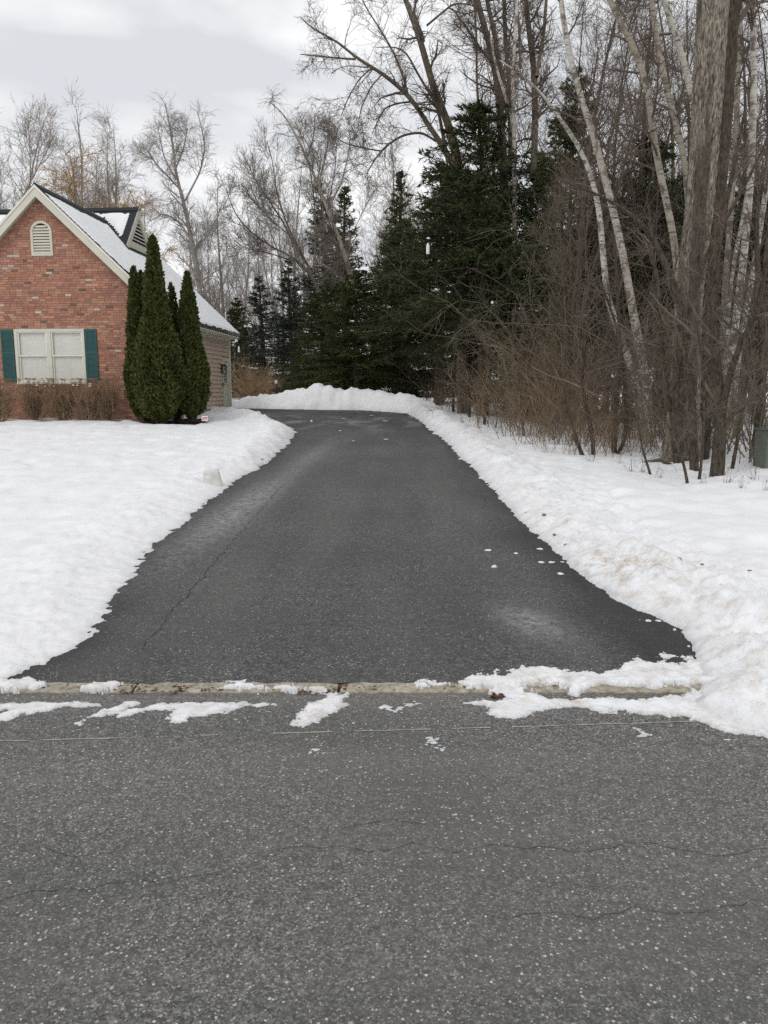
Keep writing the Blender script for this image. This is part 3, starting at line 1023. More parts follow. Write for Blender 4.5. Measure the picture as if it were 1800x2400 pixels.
# lantern
lv_, lw_ = 6.28, 1.62
ln = MB()
ln.box(UR + .025, UR + .05, lv_ - .05, lv_ + .05, lw_ - .10, lw_ + .22)
lo = ln.build('wall_lantern', M['black'], house)
MB().box(UR + .05, UR + .16, lv_ - .012, lv_ + .012, lw_ + .20, lw_ + .225).build('arm', M['black'], lo)
MB().cone((UR + .16, lv_, lw_ + .14), .105, .02, .10, 6).build('cap', M['black'], lo)
MB().cone((UR + .16, lv_, lw_ - .16), .05, .075, .04, 6).build('base', M['black'], lo)
for k in range(6):
    a = 2 * math.pi * (k + .5) / 6
    c, s = math.cos(a), math.sin(a)
    mb = MB()
    mb.hexa([(UR + .16 + r * c + dx, lv_ + r * s + dy, z) for z, r in ((lw_ - .125, .068), (lw_ + .145, .088)) for dx, dy in ((-.006, -.006), (.006, -.006), (.006, .006), (-.006, .006))])
    mb.build('bar', M['black'], lo)
MB().cone((UR + .16, lv_, lw_ - .12), .058, .078, .255, 6).build('glass', M['glass'], lo)
MB().cone((UR + .16, lv_, lw_ - .12), .018, .018, .12, 8).build('candle', M['white'], lo)
MB().box(UR + .03, UR + .065, 6.38, 6.46, 1.0, 1.14).build('doorbell_box', M['black'], house)
MB().box(UR + .066, UR + .072, 6.40, 6.455, 1.02, 1.08).build('doorbell_plate', M['white'], house)

# ---- garage roof
VF, VB, UE = -.25, 7.80, 1.15
EL = UA - (UE - UA)


def slab(mb, ua, ub, va, vb, off0, off1):
    """slab on the roof planes between vertical offsets from the roof surface"""
    wa, wb = roof_w(ua), roof_w(ub)
    mb.hexa([(ua, va, wa + off0), (ub, va, wb + off0), (ub, vb, wb + off0), (ua, vb, wa + off0), (ua, va, wa + off1), (ub, va, wb + off1), (ub, vb, wb + off1), (ua, vb, wa + off1)])
    return mb


mb = MB()
slab(mb, UA, UE, VF + .03, VB - .02, -.16, -.012)
slab(mb, EL, UA - .001, VF + .03, VB - .02, -.16, -.012)
roof = mb.build('roof', M['shingle'], house)
# shingle courses: every strip a real step
run, k = .0, 0
while run < UE - UA:
    for sgn in (1, -1):
        a, b = UA + sgn * run, UA + sgn * min(run + .112, UE - UA + .02)
        mb = MB()
        wa, wb = roof_w(a), roof_w(b)
        p = [(a, VF, wa - .012), (b, VF, wb - .002), (b, VB, wb - .002), (a, VB, wa - .012), (a, VF, wa - .002), (b, VF, wb + .012), (b, VB, wb + .012), (a, VB, wa - .002)]
        if sgn < 0: p = [p[1], p[0], p[3], p[2], p[5], p[4], p[7], p[6]]
        mb.hexa(p)
        mb.build('shingle_course', M['shingle'], roof)
    run += .105
mb = MB()
mb.prism([(UA - .16, roof_w(UA - .16) + .014), (UA, WA + .014), (UA + .16, roof_w(UA + .16) + .014), (UA + .16, roof_w(UA + .16) + .032), (UA, WA + .036), (UA - .16, roof_w(UA - .16) + .032)], 'y', VF, 4.6)
mb.build('ridge_cap', M['shingle'], roof)
# rake boards, soffits, fascia
for sgn in (1, -1):
    e = UE if sgn > 0 else EL
    mb = MB()
    q = [(UA, WA - .03), (e, roof_w(e) - .03), (e, roof_w(e) - .30), (e - sgn * .10, roof_w(e - sgn * .1) - .36), (UA, WA - .36)]
    mb.prism(q if sgn < 0 else q[::-1], 'y', VF - .005, VF + .025)
    mb.build('rake_board', M['trim'], house)
    mb = MB()
    q = [(UA, WA - .02), (e, roof_w(e) - .02), (e, roof_w(e) - .10), (UA, WA - .10)]
    mb.prism(q if sgn < 0 else q[::-1], 'y', VF - .028, VF - .0055)
    mb.build('rake_trim', M['trimw'], house)
    mb = MB()
    q = [(UA, wall_top(UA) + .0), (e, roof_w(e) - .24), (e, roof_w(e) - .27), (UA, wall_top(UA) - .03)]
    mb.prism(q if sgn < 0 else q[::-1], 'y', VF + .0255, .019)
    mb.build('rake_soffit', M['trim'], house)
mb = MB()
mb.box(UE - .03, UE, VF + .03, VB - .03, 2.92, 3.105)
mb.build('fascia', M['trim'], house)
MB().box(UR + .001, UE - .031, .0, VB - .04, 2.88, 2.92).build('soffit', M['trim'], house)
MB().box(UR + .001, UR + .05, .1, VD, 2.76, 2.879).build('frieze_board', M['trim'], house)
MB().prism([(UR, 2.9), (UE - .035, 2.9), (UE - .035, 3.08), (UR, 3.44)], 'y', VB - .035, VB - .005).build('eave_return', M['trim'], house)
MB().prism([(UL, -.5), (UR - .25, -.5), (UR - .25, 3.1), (UA, wall_top(UA)), (UL, 3.1)], 'y', VD - .2, VD - .02).build('back_wall', M['siding'], house)
# icicles
for k in range(16):
    v = VB - .05 - k * .115 - random.uniform(0, .06)
    mb = MB()
    h = random.uniform(.06, .26) * (1.2 if k < 4 else .8)
    mb.cone((UE + .012, v, 3.09 - h), .002, .011, h, 6)
    mb.build('icicle', M['ice'], house)

# ---- main roof behind (ridge along u) with its gable end and louvred vent
RV, RW, MS = 4.84, 7.30, 1.17
GU = -1.72
mr = MB()
uL = -16.0
for sgn in (-1, 1):
    va, vb = RV, RV + sgn * 3.4
    wa, wb = RW, RW - 3.4 * MS
    p = [(uL, va, wa - .14), (GU + .06, va, wa - .14), (GU + .06, vb, wb - .14), (uL, vb, wb - .14), (uL, va, wa - .004), (GU + .06, va, wa - .004), (GU + .06, vb, wb - .004), (uL, vb, wb - .004)]
    mr.hexa(p if sgn > 0 else [p[3], p[2], p[1], p[0], p[7], p[6], p[5], p[4]])
mro = mr.build('main_roof', M['shingle'], house)
run = 0.0
while run < 1.6:
    mb = MB()
    va, vb = RV - run, RV - run - .10
    wa, wb = RW - run * MS, RW - (run + .10) * MS
    mb.hexa([(uL, vb, wb - .004), (GU + .08, vb, wb - .004), (GU + .08, va, wa - .004), (uL, va, wa - .004), (uL, vb, wb + .014), (GU + .08, vb, wb + .014), (GU + .08, va, wa + .002), (uL, va, wa + .002)])
    mb.build('shingle_course', M['shingle'], mro)
    run += .094
MB().prism([(RV - .13, RW - .10), (RV, RW + .045), (RV + .13, RW - .10)], 'x', uL, GU + .09).build('ridge_cap', M['shingle'], mro)
# louvred gable end facing right
gx = GU + .06
hw = 1.13
gb = MB()
gb.prism([(RV - hw, RW - .08 - hw * MS), (RV + hw, RW - .08 - hw * MS), (RV, RW - .08)], 'x', gx - .04, gx - .02)
go = gb.build('gable_louvre', M['dark'], house)
fr = MB()
def tri(k, dz):
    return [(RV - k, RW - .06 + dz - k * MS), (RV, RW - .06 + dz), (RV + k, RW - .06 + dz - k * MS)]
for a, b in ((0, 1), (1, 2)):
    o_, i_ = tri(hw + .10, .0), tri(hw - .06, -.30)
    q = [o_[a], o_[b], i_[b], i_[a]]
    fr.prism(q, 'x', gx - .02, gx + .05)
bz = RW - .06 - (hw + .1) * MS
fr.prism([(RV - hw - .1, bz), (RV + hw + .1, bz), (RV + hw - .06, bz + .19), (RV - hw + .06, bz + .19)], 'x', gx - .02, gx + .045)
fr.build('louvre_frame', M['trim'], go)
z = bz + .20
while z < RW - .46:
    half = (RW - .36 - z) / MS - .01
    if half > .05:
        mb = MB()
        mb.hexa([(gx - .015, RV - half, z + .05), (gx + .025, RV - half, z), (gx + .025, RV + half, z), (gx - .015, RV + half, z + .05), (gx - .015, RV - half, z + .07), (gx + .025, RV - half, z + .022), (gx + .025, RV + half, z + .022), (gx - .015, RV + half, z + .07)])
        mb.build('slat', M['louver'], go)
    z += .125
# wall of the main house to the left (mostly out of frame)
MB().box(-16, UL - .01, 1.9, 7.6, -.5, 3.2).build('wing_wall', M['siding'], house)


# ---- roof snow as lumpy sheets
def snow_sheet(name, ua, ub, va, vb, fz, parent, nu, nv, thick, eu=(.05, .05), keep=None, rip=.105):
    U, V_ = np.meshgrid(np.linspace(ua, ub, nu), np.linspace(va, vb, nv))
    if keep is None:
        e = np.minimum(np.minimum(U - ua, ub - U), np.minimum(V_ - va, vb - V_)) + .05
    else:
        e = keep(U, V_)
    e = e + .045 * fbm2(U * 3.5, V_ * 2.5, 4, .6)
    t = thick * (1 - np.exp(-np.clip(e, 0, 9) / .05)) * (1 + .25 * fbm2(U * 1.5, V_ * 1.5, 3)) + .006 * np.sin(2 * math.pi * U / rip)
    t = np.where(e < 0, -.02, t)
    P = np.stack([U, V_, fz(U, V_) + .012 + t], -1).reshape(-1, 3)
    i = np.arange(nu * nv).reshape(nv, nu)
    Q = np.stack([i[:-1, :-1], i[:-1, 1:], i[1:, 1:], i[1:, :-1]], -1).reshape(-1, 4)
    Q = Q[(t.ravel()[Q] > 0).any(1)]
    return mesh_np(name, P, Q, M['roofsnow'], parent, True)


rw = lambda U, V_: WA - np.abs(U - UA) * SL


def keep_main(U, V_):
    e = np.minimum(U - (UA + .30), np.minimum(UE + .03 - U, np.minimum(V_ - (VF + .05), VB - .03 - V_)))
    # bare strip where the louvred gable and its valley stand
    d = np.abs(V_ - RV) - (RW - rw(U, V_)) / MS * 0 - (rw(U, V_) * 0)
    inside = np.where(U < GU + .35, (RW - rw(U, V_)) / MS - np.abs(V_ - RV) + .16, -9)
    e = np.minimum(e, -inside)
    below = np.where((U > GU) & (U < GU + .36), np.abs(V_ - RV) - 1.25, 9)
    below = np.where(U > GU, np.maximum(below, (U - GU - .32)), below)
    e = np.minimum(e, np.where(U > GU, below, 9))
    topstrip = U - (UA + .34 - .10 * smooth01((2 - V_) / 3))
    # bare ragged top edge right of the gable
    back = np.where(V_ > RV + 1.0, U - (GU + .25 - .25 * (V_ - RV - 1.0)), 9)
    return np.minimum(np.minimum(e, topstrip), back)


snow_sheet('roof_snow', UA + .2, UE + .03, VF + .04, VB - .02, rw, roof, 130, 140, .045, keep=keep_main)
snow_sheet('roof_snow', EL, UA - .2, VF + .04, VB - .02, rw, roof, 60, 60, .045, keep=lambda U, V_: np.minimum(UA - .34 - U, np.minimum(U - EL, V_ - VF - .05)))
mrw = lambda U, V_: RW - np.abs(V_ - RV) * MS
snow_sheet('roof_snow', uL, GU + .05, RV - 3.4, RV - .02, mrw, mro, 160, 60, .045, keep=lambda U, V_: np.minimum(np.minimum(GU - .16 - U, RV - .17 - V_), np.where(np.abs(U - UA) < 3.95, mrw(U, V_) - rw(U, V_) - .10, 9)))

# ------------------------------------------------------------------ vegetation: vectorised branches
def unit(v):
    return v / (np.linalg.norm(v, axis=-1, keepdims=True) + 1e-12)


def tubes(P, R, sides):
    """P (N,K,3), R (N,K) -> verts, quads"""
    N, K, _ = P.shape
    d = unit(P[:, -1] - P[:, 0])
    ref = np.where(np.abs(d[:, 2:3]) > .9, np.array([[1.0, 0, 0]]), np.array([[0, 0, 1.0]]))
    a = unit(np.cross(d, ref))
    b = np.cross(d, a)
    ang = np.arange(sides) * 2 * math.pi / sides
    ring = a[:, None, :] * np.cos(ang)[None, :, None] + b[:, None, :] * np.sin(ang)[None, :, None]
    V = P[:, :, None, :] + R[:, :, None, None] * ring[:, None, :, :]
    base = (np.arange(N) * K * sides)[:, None, None]
    k = (np.arange(K - 1) * sides)[None, :, None]
    s = np.arange(sides)[None, None, :]
    s2 = (s + 1) % sides
    q = np.stack([base + k + s, base + k + s2, base + k + sides + s2, base + k + sides + s], -1)
    return V.reshape(-1, 3), q.reshape(-1, 4)


def join(parts):
    V, Q, n = [], [], 0
    for v, q in parts:
        V.append(v)
        Q.append(q + n)
        n += len(v)
    return np.concatenate(V), np.concatenate(Q)


def sim(start, dirs, length, K, wander, trop, r, sag=0.0):
    """grow N paths of K segments; trop pulls upward (negative: downward)"""
    N = len(start)
    P = np.empty((N, K + 1, 3))
    P[:, 0] = start
    d = unit(dirs)
    seg = (length / K)[:, None]
    bend = r.normal(size=(N, 3)) * wander * .6
    for k in range(K):
        d = unit(d + bend / K * 2 + r.normal(size=(N, 3)) * wander + np.array([0, 0, 1.0]) * (trop - sag * k / K))
        P[:, k + 1] = P[:, k] + d * seg
    return P


def spawn(P, R, count, t0, t1, ang, L, rr, K, wander, trop, r, sag=0.0, rmin=.003, flat=0.0, tip=.35, lenpow=.38):
    """children along parents. count: per-parent array or int; L: (lo,hi) metres or array per parent"""
    N, KP, _ = P.shape
    cnt = np.full(N, count) if np.isscalar(count) else count
    idx = np.repeat(np.arange(N), cnt)
    n = len(idx)
    if n == 0: return np.zeros((0, K + 1, 3)), np.zeros((0, K + 1))
    t = t0 + (t1 - t0) * r.random(n) ** 1.15
    f = t * (KP - 1)
    k = np.minimum(f.astype(int), KP - 2)
    u = (f - k)[:, None]
    pos = P[idx, k] * (1 - u) + P[idx, k + 1] * u
    rad = R[idx, k] * (1 - u[:, 0]) + R[idx, k + 1] * u[:, 0]
    tan = unit(P[idx, k + 1] - P[idx, k])
    q = r.normal(size=(n, 3))
    q[:, 2] *= (1 - flat)
    perp = unit(q - tan * (q * tan).sum(1, keepdims=True))
    a = np.radians(ang[0] + (ang[1] - ang[0]) * r.random(n))[:, None]
    d = tan * np.cos(a) + perp * np.sin(a)
    if isinstance(L, tuple):
        ln = (L[0] + (L[1] - L[0]) * r.random(n)) * (1.05 - t) ** lenpow
    else:
        ln = L[idx] * (.55 + .6 * r.random(n)) * (1.05 - t) ** lenpow
    C = sim(pos, d, ln, K, wander, trop, r, sag)
    r0 = np.maximum(rad * rr, rmin)
    RR = r0[:, None] * np.linspace(1, tip, K + 1)[None, :]
    return C, np.maximum(RR, rmin * .6)


def resample(pts, n):
    P = np.array(pts, float)
    d = np.concatenate([[0], np.cumsum(np.linalg.norm(np.diff(P[:, :3], axis=0), axis=1))])
    # smooth by Catmull-like interpolation on parameter
    t = np.linspace(0, d[-1], n)
    out = np.stack([np.interp(t, d, P[:, c]) for c in range(P.shape[1])], 1)
    for _ in range(2):
        out[1:-1] = .25 * out[:-2] + .5 * out[1:-1] + .25 * out[2:]
    return out


def px_limb(pts, Y0, Y1=None, n=24, jit=.0):
    """(px,py,wpx) from base to tip at depth Y0..Y1 -> (n,4) x,y,z,r"""
    Y1 = Y0 if Y1 is None else Y1
    m = len(pts)
    out = []
    for i, (a, b, w) in enumerate(pts):
        Y = Y0 + (Y1 - Y0) * i / max(1, m - 1) + jit * math.sin(i * 1.7 + a)
        p = at(a, b, Y)
        out.append((p[0], p[1], p[2], w / 2 / F_PX * Y))
    return resample(out, n)


def bare_tree(name, label, cat, limbs, base, bark, twig, group=None, seed=0, sides=10, limb_sides=7, l1=10, l2=8, l3=5, L1=(1.0, 2.4), L2=(.5, 1.1), L3=(.25, .55), trop=(.05, .04, .02), sag=(0, 0, 0),
              ang=((30, 65), (30, 70), (25, 70)), t0=.25, wander=.12, rmin=(.008, .005, .0035), skip_first=.25):
    """limbs: list of (n,4) arrays, first is the trunk"""
    r = np.random.default_rng(seed + 100)
    root = empty(name, base)
    B = np.array(base)[None, None, :]
    parts = []
    for i, l in enumerate(limbs):
        P = l[None, :, :3] - B
        parts.append(tubes(P, l[None, :, 3], sides if i == 0 else limb_sides))
    V, Q = join(parts)
    mesh_np('trunk', V, Q, bark, root, True)
    P0_ = np.stack([resample(l, 16)[:, :3] for l in limbs]) - B
    R0_ = np.stack([resample(l, 16)[:, 3] for l in limbs])
    starts = np.array([skip_first] + [t0] * (len(limbs) - 1))
    A, AR = [], []
    for i in range(len(limbs)):
        n1 = l1 if np.isscalar(l1) else l1[i]
        c, cr = spawn(P0_[i:i + 1], R0_[i:i + 1], n1, starts[i], 1.0, ang[0], L1, .42, 6, wander, trop[0], r, sag[0], rmin[0])
        A.append(c)
        AR.append(cr)
    A, AR = np.concatenate(A), np.concatenate(AR)
    B2, BR2 = spawn(A, AR, l2, .15, 1.0, ang[1], L2, .55, 5, wander * 1.3, trop[1], r, sag[1], rmin[1])
    C3, CR3 = spawn(B2, BR2, l3, .1, 1.0, ang[2], L3, .65, 3, wander * 1.4, trop[2], r, sag[2], rmin[2])
    Vt, Qt = join([tubes(A, AR, 4), tubes(B2, BR2, 3), tubes(C3, CR3, 3)])
    mesh_np('crown', Vt, Qt, twig, root)
    return tag(root, label, cat, group)


def copy_tree(o, loc, rz=0.0, sc=1.0, label=None, group=None, mats=None):
    c = o.copy()
    COL.objects.link(c)
    c.location = loc
    c.rotation_euler = (0, 0, rz)
    c.scale = (sc, sc, sc) if np.isscalar(sc) else sc
    if label: c['label'] = label
    if group: c['group'] = group
    for ch in list(o.children):
        d = ch.copy()
        d.parent = c
        COL.objects.link(d)
    return c


def base_of(px, Y, sink=.05):
    p = at(px, 950, Y)
    return np.array([p[0], p[1], float(z0(p[1])) - sink])


def limb_to(base, pts, Y, Y1=None, n=24, w0=None):
    """trunk from base point then px points"""
    l = px_limb(pts, Y, Y1, max(4, n - 4))
    b = np.array([[base[0], base[1], base[2], (w0 or pts[0][2]) / 2 / F_PX * Y]])
    return resample(np.concatenate([b, l]), n)


# ---- big furrowed trunk at the right edge
def furrowed(limb, rings, sides, amp, seed, flare=.25):
    L = resample(limb, rings)
    P, R = L[:, :3], L[:, 3]
    a = np.arange(sides) * 2 * math.pi / sides
    t = np.concatenate([[0], np.cumsum(np.linalg.norm(np.diff(P, axis=0), axis=1))])
    A, T = np.meshgrid(a, t)
    cx, cy = np.cos(A), np.sin(A)
    n1 = fbm2(A * 6.5 + 1.2 * noise2(A * 3, T * 1.5) + seed, T * 1.4 + seed, 3, .6)
    n1 = .5 * (n1 + fbm2((A - 2 * math.pi) * 6.5 + seed, T * 1.4 + seed, 3, .6))
    rid = 1 - np.abs(n1) * 2.2
    rr = R[:, None] * (1 + flare * np.exp(-T / .5) * (1 + .4 * np.cos(5 * A))) + amp * rid
    V = P[:, None, :] + rr[:, :, None] * np.stack([cx, cy, 0 * A], -1)
    i = np.arange(rings * sides).reshape(rings, sides)
    Q = np.stack([i[:-1], np.roll(i, -1, 1)[:-1], np.roll(i, -1, 1)[1:], i[1:]], -1).reshape(-1, 4)
    return V.reshape(-1, 3), Q


cb = base_of(1606, 13.6)
main = limb_to(cb, [(1603, 1040, 74), (1606, 900, 60), (1615, 707, 55), (1626, 600, 56), (1640, 490, 57), (1655, 300, 58), (1672, 0, 62), (1678, -90, 62), (1695, -420, 56)], 13.6, 13.6, 60)
sec = limb_to(cb + [.24, .06, 0], [(1638, 1040, 46), (1641, 900, 40), (1651, 750, 38), (1661, 600, 38), (1673, 490, 40), (1690, 300, 40), (1709, 0, 42), (1716, -80, 42), (1745, -400, 34)], 13.62, 13.62, 60)
ct = empty('cottonwood_tree', cb)
V1, Q1 = furrowed(main, 330, 96, .026, 3.0)
mesh_np('trunk', V1 - cb, Q1, M['cotton'], ct, True)
V2, Q2 = furrowed(sec, 260, 56, .022, 8.0)
mesh_np('second_stem', V2 - cb, Q2, M['barkd'], ct, True)
r_ = np.random.default_rng(77)
cl_ = [px_limb(p, 13.6, y1, 16) for p, y1 in (([(1690, -150, 22), (1600, -260, 14), (1480, -330, 8)], 13), ([(1725, 60, 12), (1790, -40, 9), (1860, -120, 6)], 13.4), ([(1690, -60, 14), (1560, -150, 9), (1400, -180, 5)], 14.6), ([(1700, -100, 14), (1760, -220, 9), (1830, -400, 5)], 14.5))]
P_ = np.stack([l[:, :3] for l in cl_]) - cb
R_ = np.stack([l[:, 3] for l in cl_])
A_, AR_ = spawn(P_, R_, 12, .2, 1, (30, 65), (.8, 2.0), .5, 6, .15, .0, r_, .08, .007)
B_, BR_ = spawn(A_, AR_, 8, .15, 1, (30, 70), (.4, .9), .6, 5, .18, .02, r_, 0, .004)
mesh_np('crown', *join([tubes(P_, R_, 6), tubes(A_, AR_, 4), tubes(B_, BR_, 3)]), M['twig'], ct)
tag(ct, 'thick furrowed grey tree trunk, the widest one, at the right edge of the woods', 'tree')

# ---- birches among the woods
BP = dict(l1=12, l2=9, l3=5, L1=(.9, 2.0), L2=(.4, .9), L3=(.2, .45), trop=(.05, -.02, -.05), sag=(.05, .12, .1), t0=.3)


def birch(label, base_px, Y, stems, seed, bark='birch', twig='twigr', n=28, **kw):
    b = base_of(base_px, Y)
    limbs = [limb_to(b, s, Y, Y + dy, n) for s, dy in stems]
    for q_ in limbs: q_[:, 3] *= .86
    p = dict(BP)
    p.update(kw)
    return bare_tree('birch_tree', label, 'birch tree', limbs, b, M[bark], M[twig], seed=seed, sides=10, limb_sides=9, skip_first=p.pop('skip_first', .48), group=p.pop('group', None), **p)


birch('white birch with two leaning stems joined at the base, left of the thick trunk', 1522, 16.6,
      [([(1525, 1030, 25), (1520, 960, 24), (1512, 880, 23), (1496, 796, 23), (1488, 761, 22), (1480, 707, 21), (1472, 666, 20), (1464, 612, 20), (1450, 552, 19), (1437, 490, 18), (1423, 436, 18), (1404, 368, 17), (1388, 300, 16), (1358, 225, 15), (1335, 130, 14), (1318, 40, 13), (1310, -40, 12), (1290, -260, 7)], -.3),
       ([(1520, 1030, 23), (1505, 950, 22), (1482, 870, 21), (1460, 800, 20), (1440, 748, 18), (1423, 707, 17), (1418, 639, 17), (1412, 585, 16), (1407, 517, 15), (1404, 476, 15), (1391, 436, 14), (1377, 381, 12), (1350, 331, 11), (1312, 277, 10), (1274, 222, 8), (1236, 184, 6), (1171, 141, 3)], .6)], 1, n=44)
birch('yellowish birch stem curving up just left of the thick trunk', 1588, 15.2,
      [([(1588, 1040, 20), (1586, 900, 19), (1588, 761, 18), (1590, 680, 18), (1587, 612, 18), (1580, 558, 18), (1567, 490, 18), (1553, 436, 17), (1540, 376, 17), (1529, 314, 17), (1524, 244, 16), (1502, 136, 16), (1475, 87, 15), (1440, 30, 14), (1415, -20, 13), (1360, -240, 8)], 0),], 2, n=40, bark='birchf')
birch('slim birch stem behind the thick trunk, leaning left at the top', 1612, 16.4,
      [([(1618, 1040, 15), (1618, 900, 15), (1617, 600, 15), (1612, 430, 15), (1603, 360, 16), (1591, 300, 16), (1567, 233, 15), (1546, 136, 14), (1530, 40, 13), (1520, -60, 12), (1500, -280, 7)], 0)], 3, n=36, bark='birchf')
birch('pale birch stem emerging from behind the thick trunk near the top', 1640, 17.2,
      [([(1650, 1040, 16), (1648, 600, 16), (1640, 400, 16), (1632, 260, 18), (1616, 190, 17), (1584, 81, 16), (1556, 10, 15), (1540, -60, 14), (1500, -300, 8)], 0)], 4, n=36)
birch('bright white birch with dark scars right of the thick trunk', 1694, 15.2,
      [([(1692, 1040, 22), (1705, 900, 21), (1722, 775, 20), (1730, 707, 19), (1741, 625, 19), (1749, 544, 18), (1757, 463, 18), (1762, 381, 17), (1764, 300, 17), (1768, 150, 16), (1763, 0, 15), (1760, -100, 14), (1770, -320, 8)], 0)], 5, n=36)
birch('thinner white birch leaning right near the right edge', 1712, 16.4,
      [([(1714, 1000, 17), (1725, 860, 16), (1743, 761, 15), (1757, 680, 15), (1773, 598, 14), (1784, 517, 14), (1797, 436, 13), (1815, 300, 12), (1840, 50, 10), (1850, -200, 6)], 0), ([(1700, 980, 12), (1705, 760, 12), (1711, 666, 11), (1722, 598, 11), (1738, 530, 10), (1760, 400, 9), (1790, 200, 7)], .6)], 6, n=32)
birch('straight greyish birch stem close behind the right side of the thick trunk', 1690, 16.8,
      [([(1690, 1000, 17), (1694, 761, 16), (1700, 652, 15), (1708, 571, 15), (1713, 490, 14), (1721, 381, 14), (1726, 300, 13), (1733, 100, 12), (1738, -60, 11), (1745, -260, 7)], 0)], 7, n=32, bark='birchf')

# ---- dark stems at the edge of the woods
DK = dict(l1=13, l2=5, l3=3, L1=(.5, 1.6), L2=(.3, .8), L3=(.15, .4), trop=(.03, .02, 0), t0=.1, skip_first=.2, rmin=(.0055, .0036, .0026))


def stem_tree(label, base_px, base_py, stems, seed, Y=None, bark='barkd', twig='twig', name='woodland_tree', cat='tree', n=22, **kw):
    g = ground_at(base_px, base_py)
    Y = Y or g[1]
    b = np.array([at(base_px, base_py, Y)[0], Y, snow_z(g[0], Y) - .06])
    limbs = []
    for s, dy in stems:
        limbs.append(limb_to(b, s, Y, Y + dy, n) if s[0][1] > base_py - 80 else px_limb(s, Y, Y + dy, n))
    p = dict(DK)
    p.update(kw)
    return bare_tree(name, label, cat, limbs, b, M[bark], M[twig], seed=seed, sides=9, limb_sides=7, **p)


stem_tree('dark stem with flared black foot, nearest tree in the snow on the right', 1678, 1131,
          [([(1682, 1110, 34), (1688, 1040, 27), (1692, 934, 25), (1676, 837, 21), (1668, 760, 18), (1672, 650, 15), (1690, 520, 12), (1720, 400, 9), (1745, 260, 5)], .2), ([(1692, 965, 17), (1715, 860, 15), (1741, 796, 14), (1773, 734, 13), (1789, 666, 11), (1795, 598, 10), (1812, 450, 7)], -.5), ([(1690, 1000, 10), (1730, 960, 8), (1780, 930, 6), (1830, 880, 5)], -.3)], 21)
stem_tree('dark stem left of the nearest tree, bending left over the thicket above', 1627, 1112,
          [([(1627, 1095, 23), (1624, 1000, 19), (1620, 900, 18), (1608, 770, 17), (1596, 710, 16), (1586, 680, 15), (1572, 639, 15), (1545, 598, 14), (1534, 558, 13), (1502, 512, 11), (1440, 478, 8), (1400, 450, 6), (1330, 430, 4)], .4)], 22, n=32)
stem_tree('slim dark stem crossing in front of the thick trunk to the upper right', 1588, 1098,
          [([(1586, 1080, 20), (1578, 1000, 16), (1590, 850, 14), (1612, 745, 13), (1624, 707, 12), (1637, 639, 12), (1655, 595, 11), (1675, 558, 10), (1724, 476, 8), (1765, 400, 6), (1800, 320, 4)], -.4), ([(1578, 990, 14), (1560, 900, 12), (1552, 840, 11), (1548, 760, 10), (1545, 690, 9), (1530, 600, 7), (1520, 480, 5)], .5)], 23, n=30)
stem_tree('brown stem beside the green utility box', 1767, 1079,
          [([(1768, 1060, 22), (1785, 960, 19), (1790, 840, 17), (1782, 700, 14), (1770, 560, 11), (1780, 420, 7)], .3)], 24)
stem_tree('thin leaning stem between the nearest tree and the utility box', 1714, 1112,
          [([(1716, 1100, 9), (1732, 1010, 8), (1752, 900, 7), (1766, 780, 6), (1772, 640, 4)], .2)], 25, l1=8, l2=5, l3=3)
stem_tree('thin reddish sapling standing furthest forward in the snow on the right', 1612, 1146,
          [([(1613, 1138, 8), (1604, 1090, 6), (1590, 1045, 6), (1565, 1000, 5), (1545, 950, 5), (1530, 880, 4), (1512, 780, 3)], .2)], 26, l1=9, l2=5, l3=2, twig='twigr', L1=(.25, .7), cat='sapling', name='sapling')
stem_tree('thin reddish sapling just left of the nearest tree foot', 1637, 1139,
          [([(1638, 1130, 8), (1645, 1080, 6), (1650, 1000, 6), (1652, 920, 5), (1645, 840, 4), (1630, 740, 3)], .1)], 27, l1=9, l2=5, l3=2, twig='twigr', L1=(.25, .7), cat='sapling', name='sapling')
stem_tree('crooked reddish sapling left of the fallen log', 1525, 1122,
          [([(1526, 1116, 7), (1516, 1085, 5), (1504, 1050, 5), (1494, 980, 4), (1490, 900, 3)], .1)], 28, l1=9, l2=5, l3=2, twig='twigr', L1=(.25, .6), cat='sapling', name='sapling')
stem_tree('sapling with a forked top in the middle of the tan thicket', 1391, 1076,
          [([(1391, 1060, 10), (1388, 1007, 9), (1369, 931, 8), (1360, 886, 8), (1372, 811, 7), (1374, 751, 6), (1383, 700, 4)], .1), ([(1361, 884, 6), (1385, 855, 5), (1398, 836, 4), (1410, 800, 3)], 0)], 29, l1=8, l2=5, l3=3, cat='sapling', name='sapling')
stem_tree('short broken stump stem at the front of the tan thicket', 1368, 1078,
          [([(1366, 1070, 11), (1358, 1050, 9), (1345, 1010, 7), (1330, 960, 5), (1320, 900, 3)], .2)], 30, l1=6, l2=4, l3=2, L1=(.2, .6), cat='sapling', name='sapling')
stem_tree('dark stem with forked foot in front of the birch pair', 1440, 1070,
          [([(1440, 1060, 14), (1436, 1000, 12), (1448, 920, 11), (1455, 820, 9), (1448, 700, 7), (1440, 560, 5)], .5), ([(1462, 1052, 11), (1470, 980, 9), (1462, 860, 8), (1440, 740, 6), (1400, 650, 4)], .6)], 31)
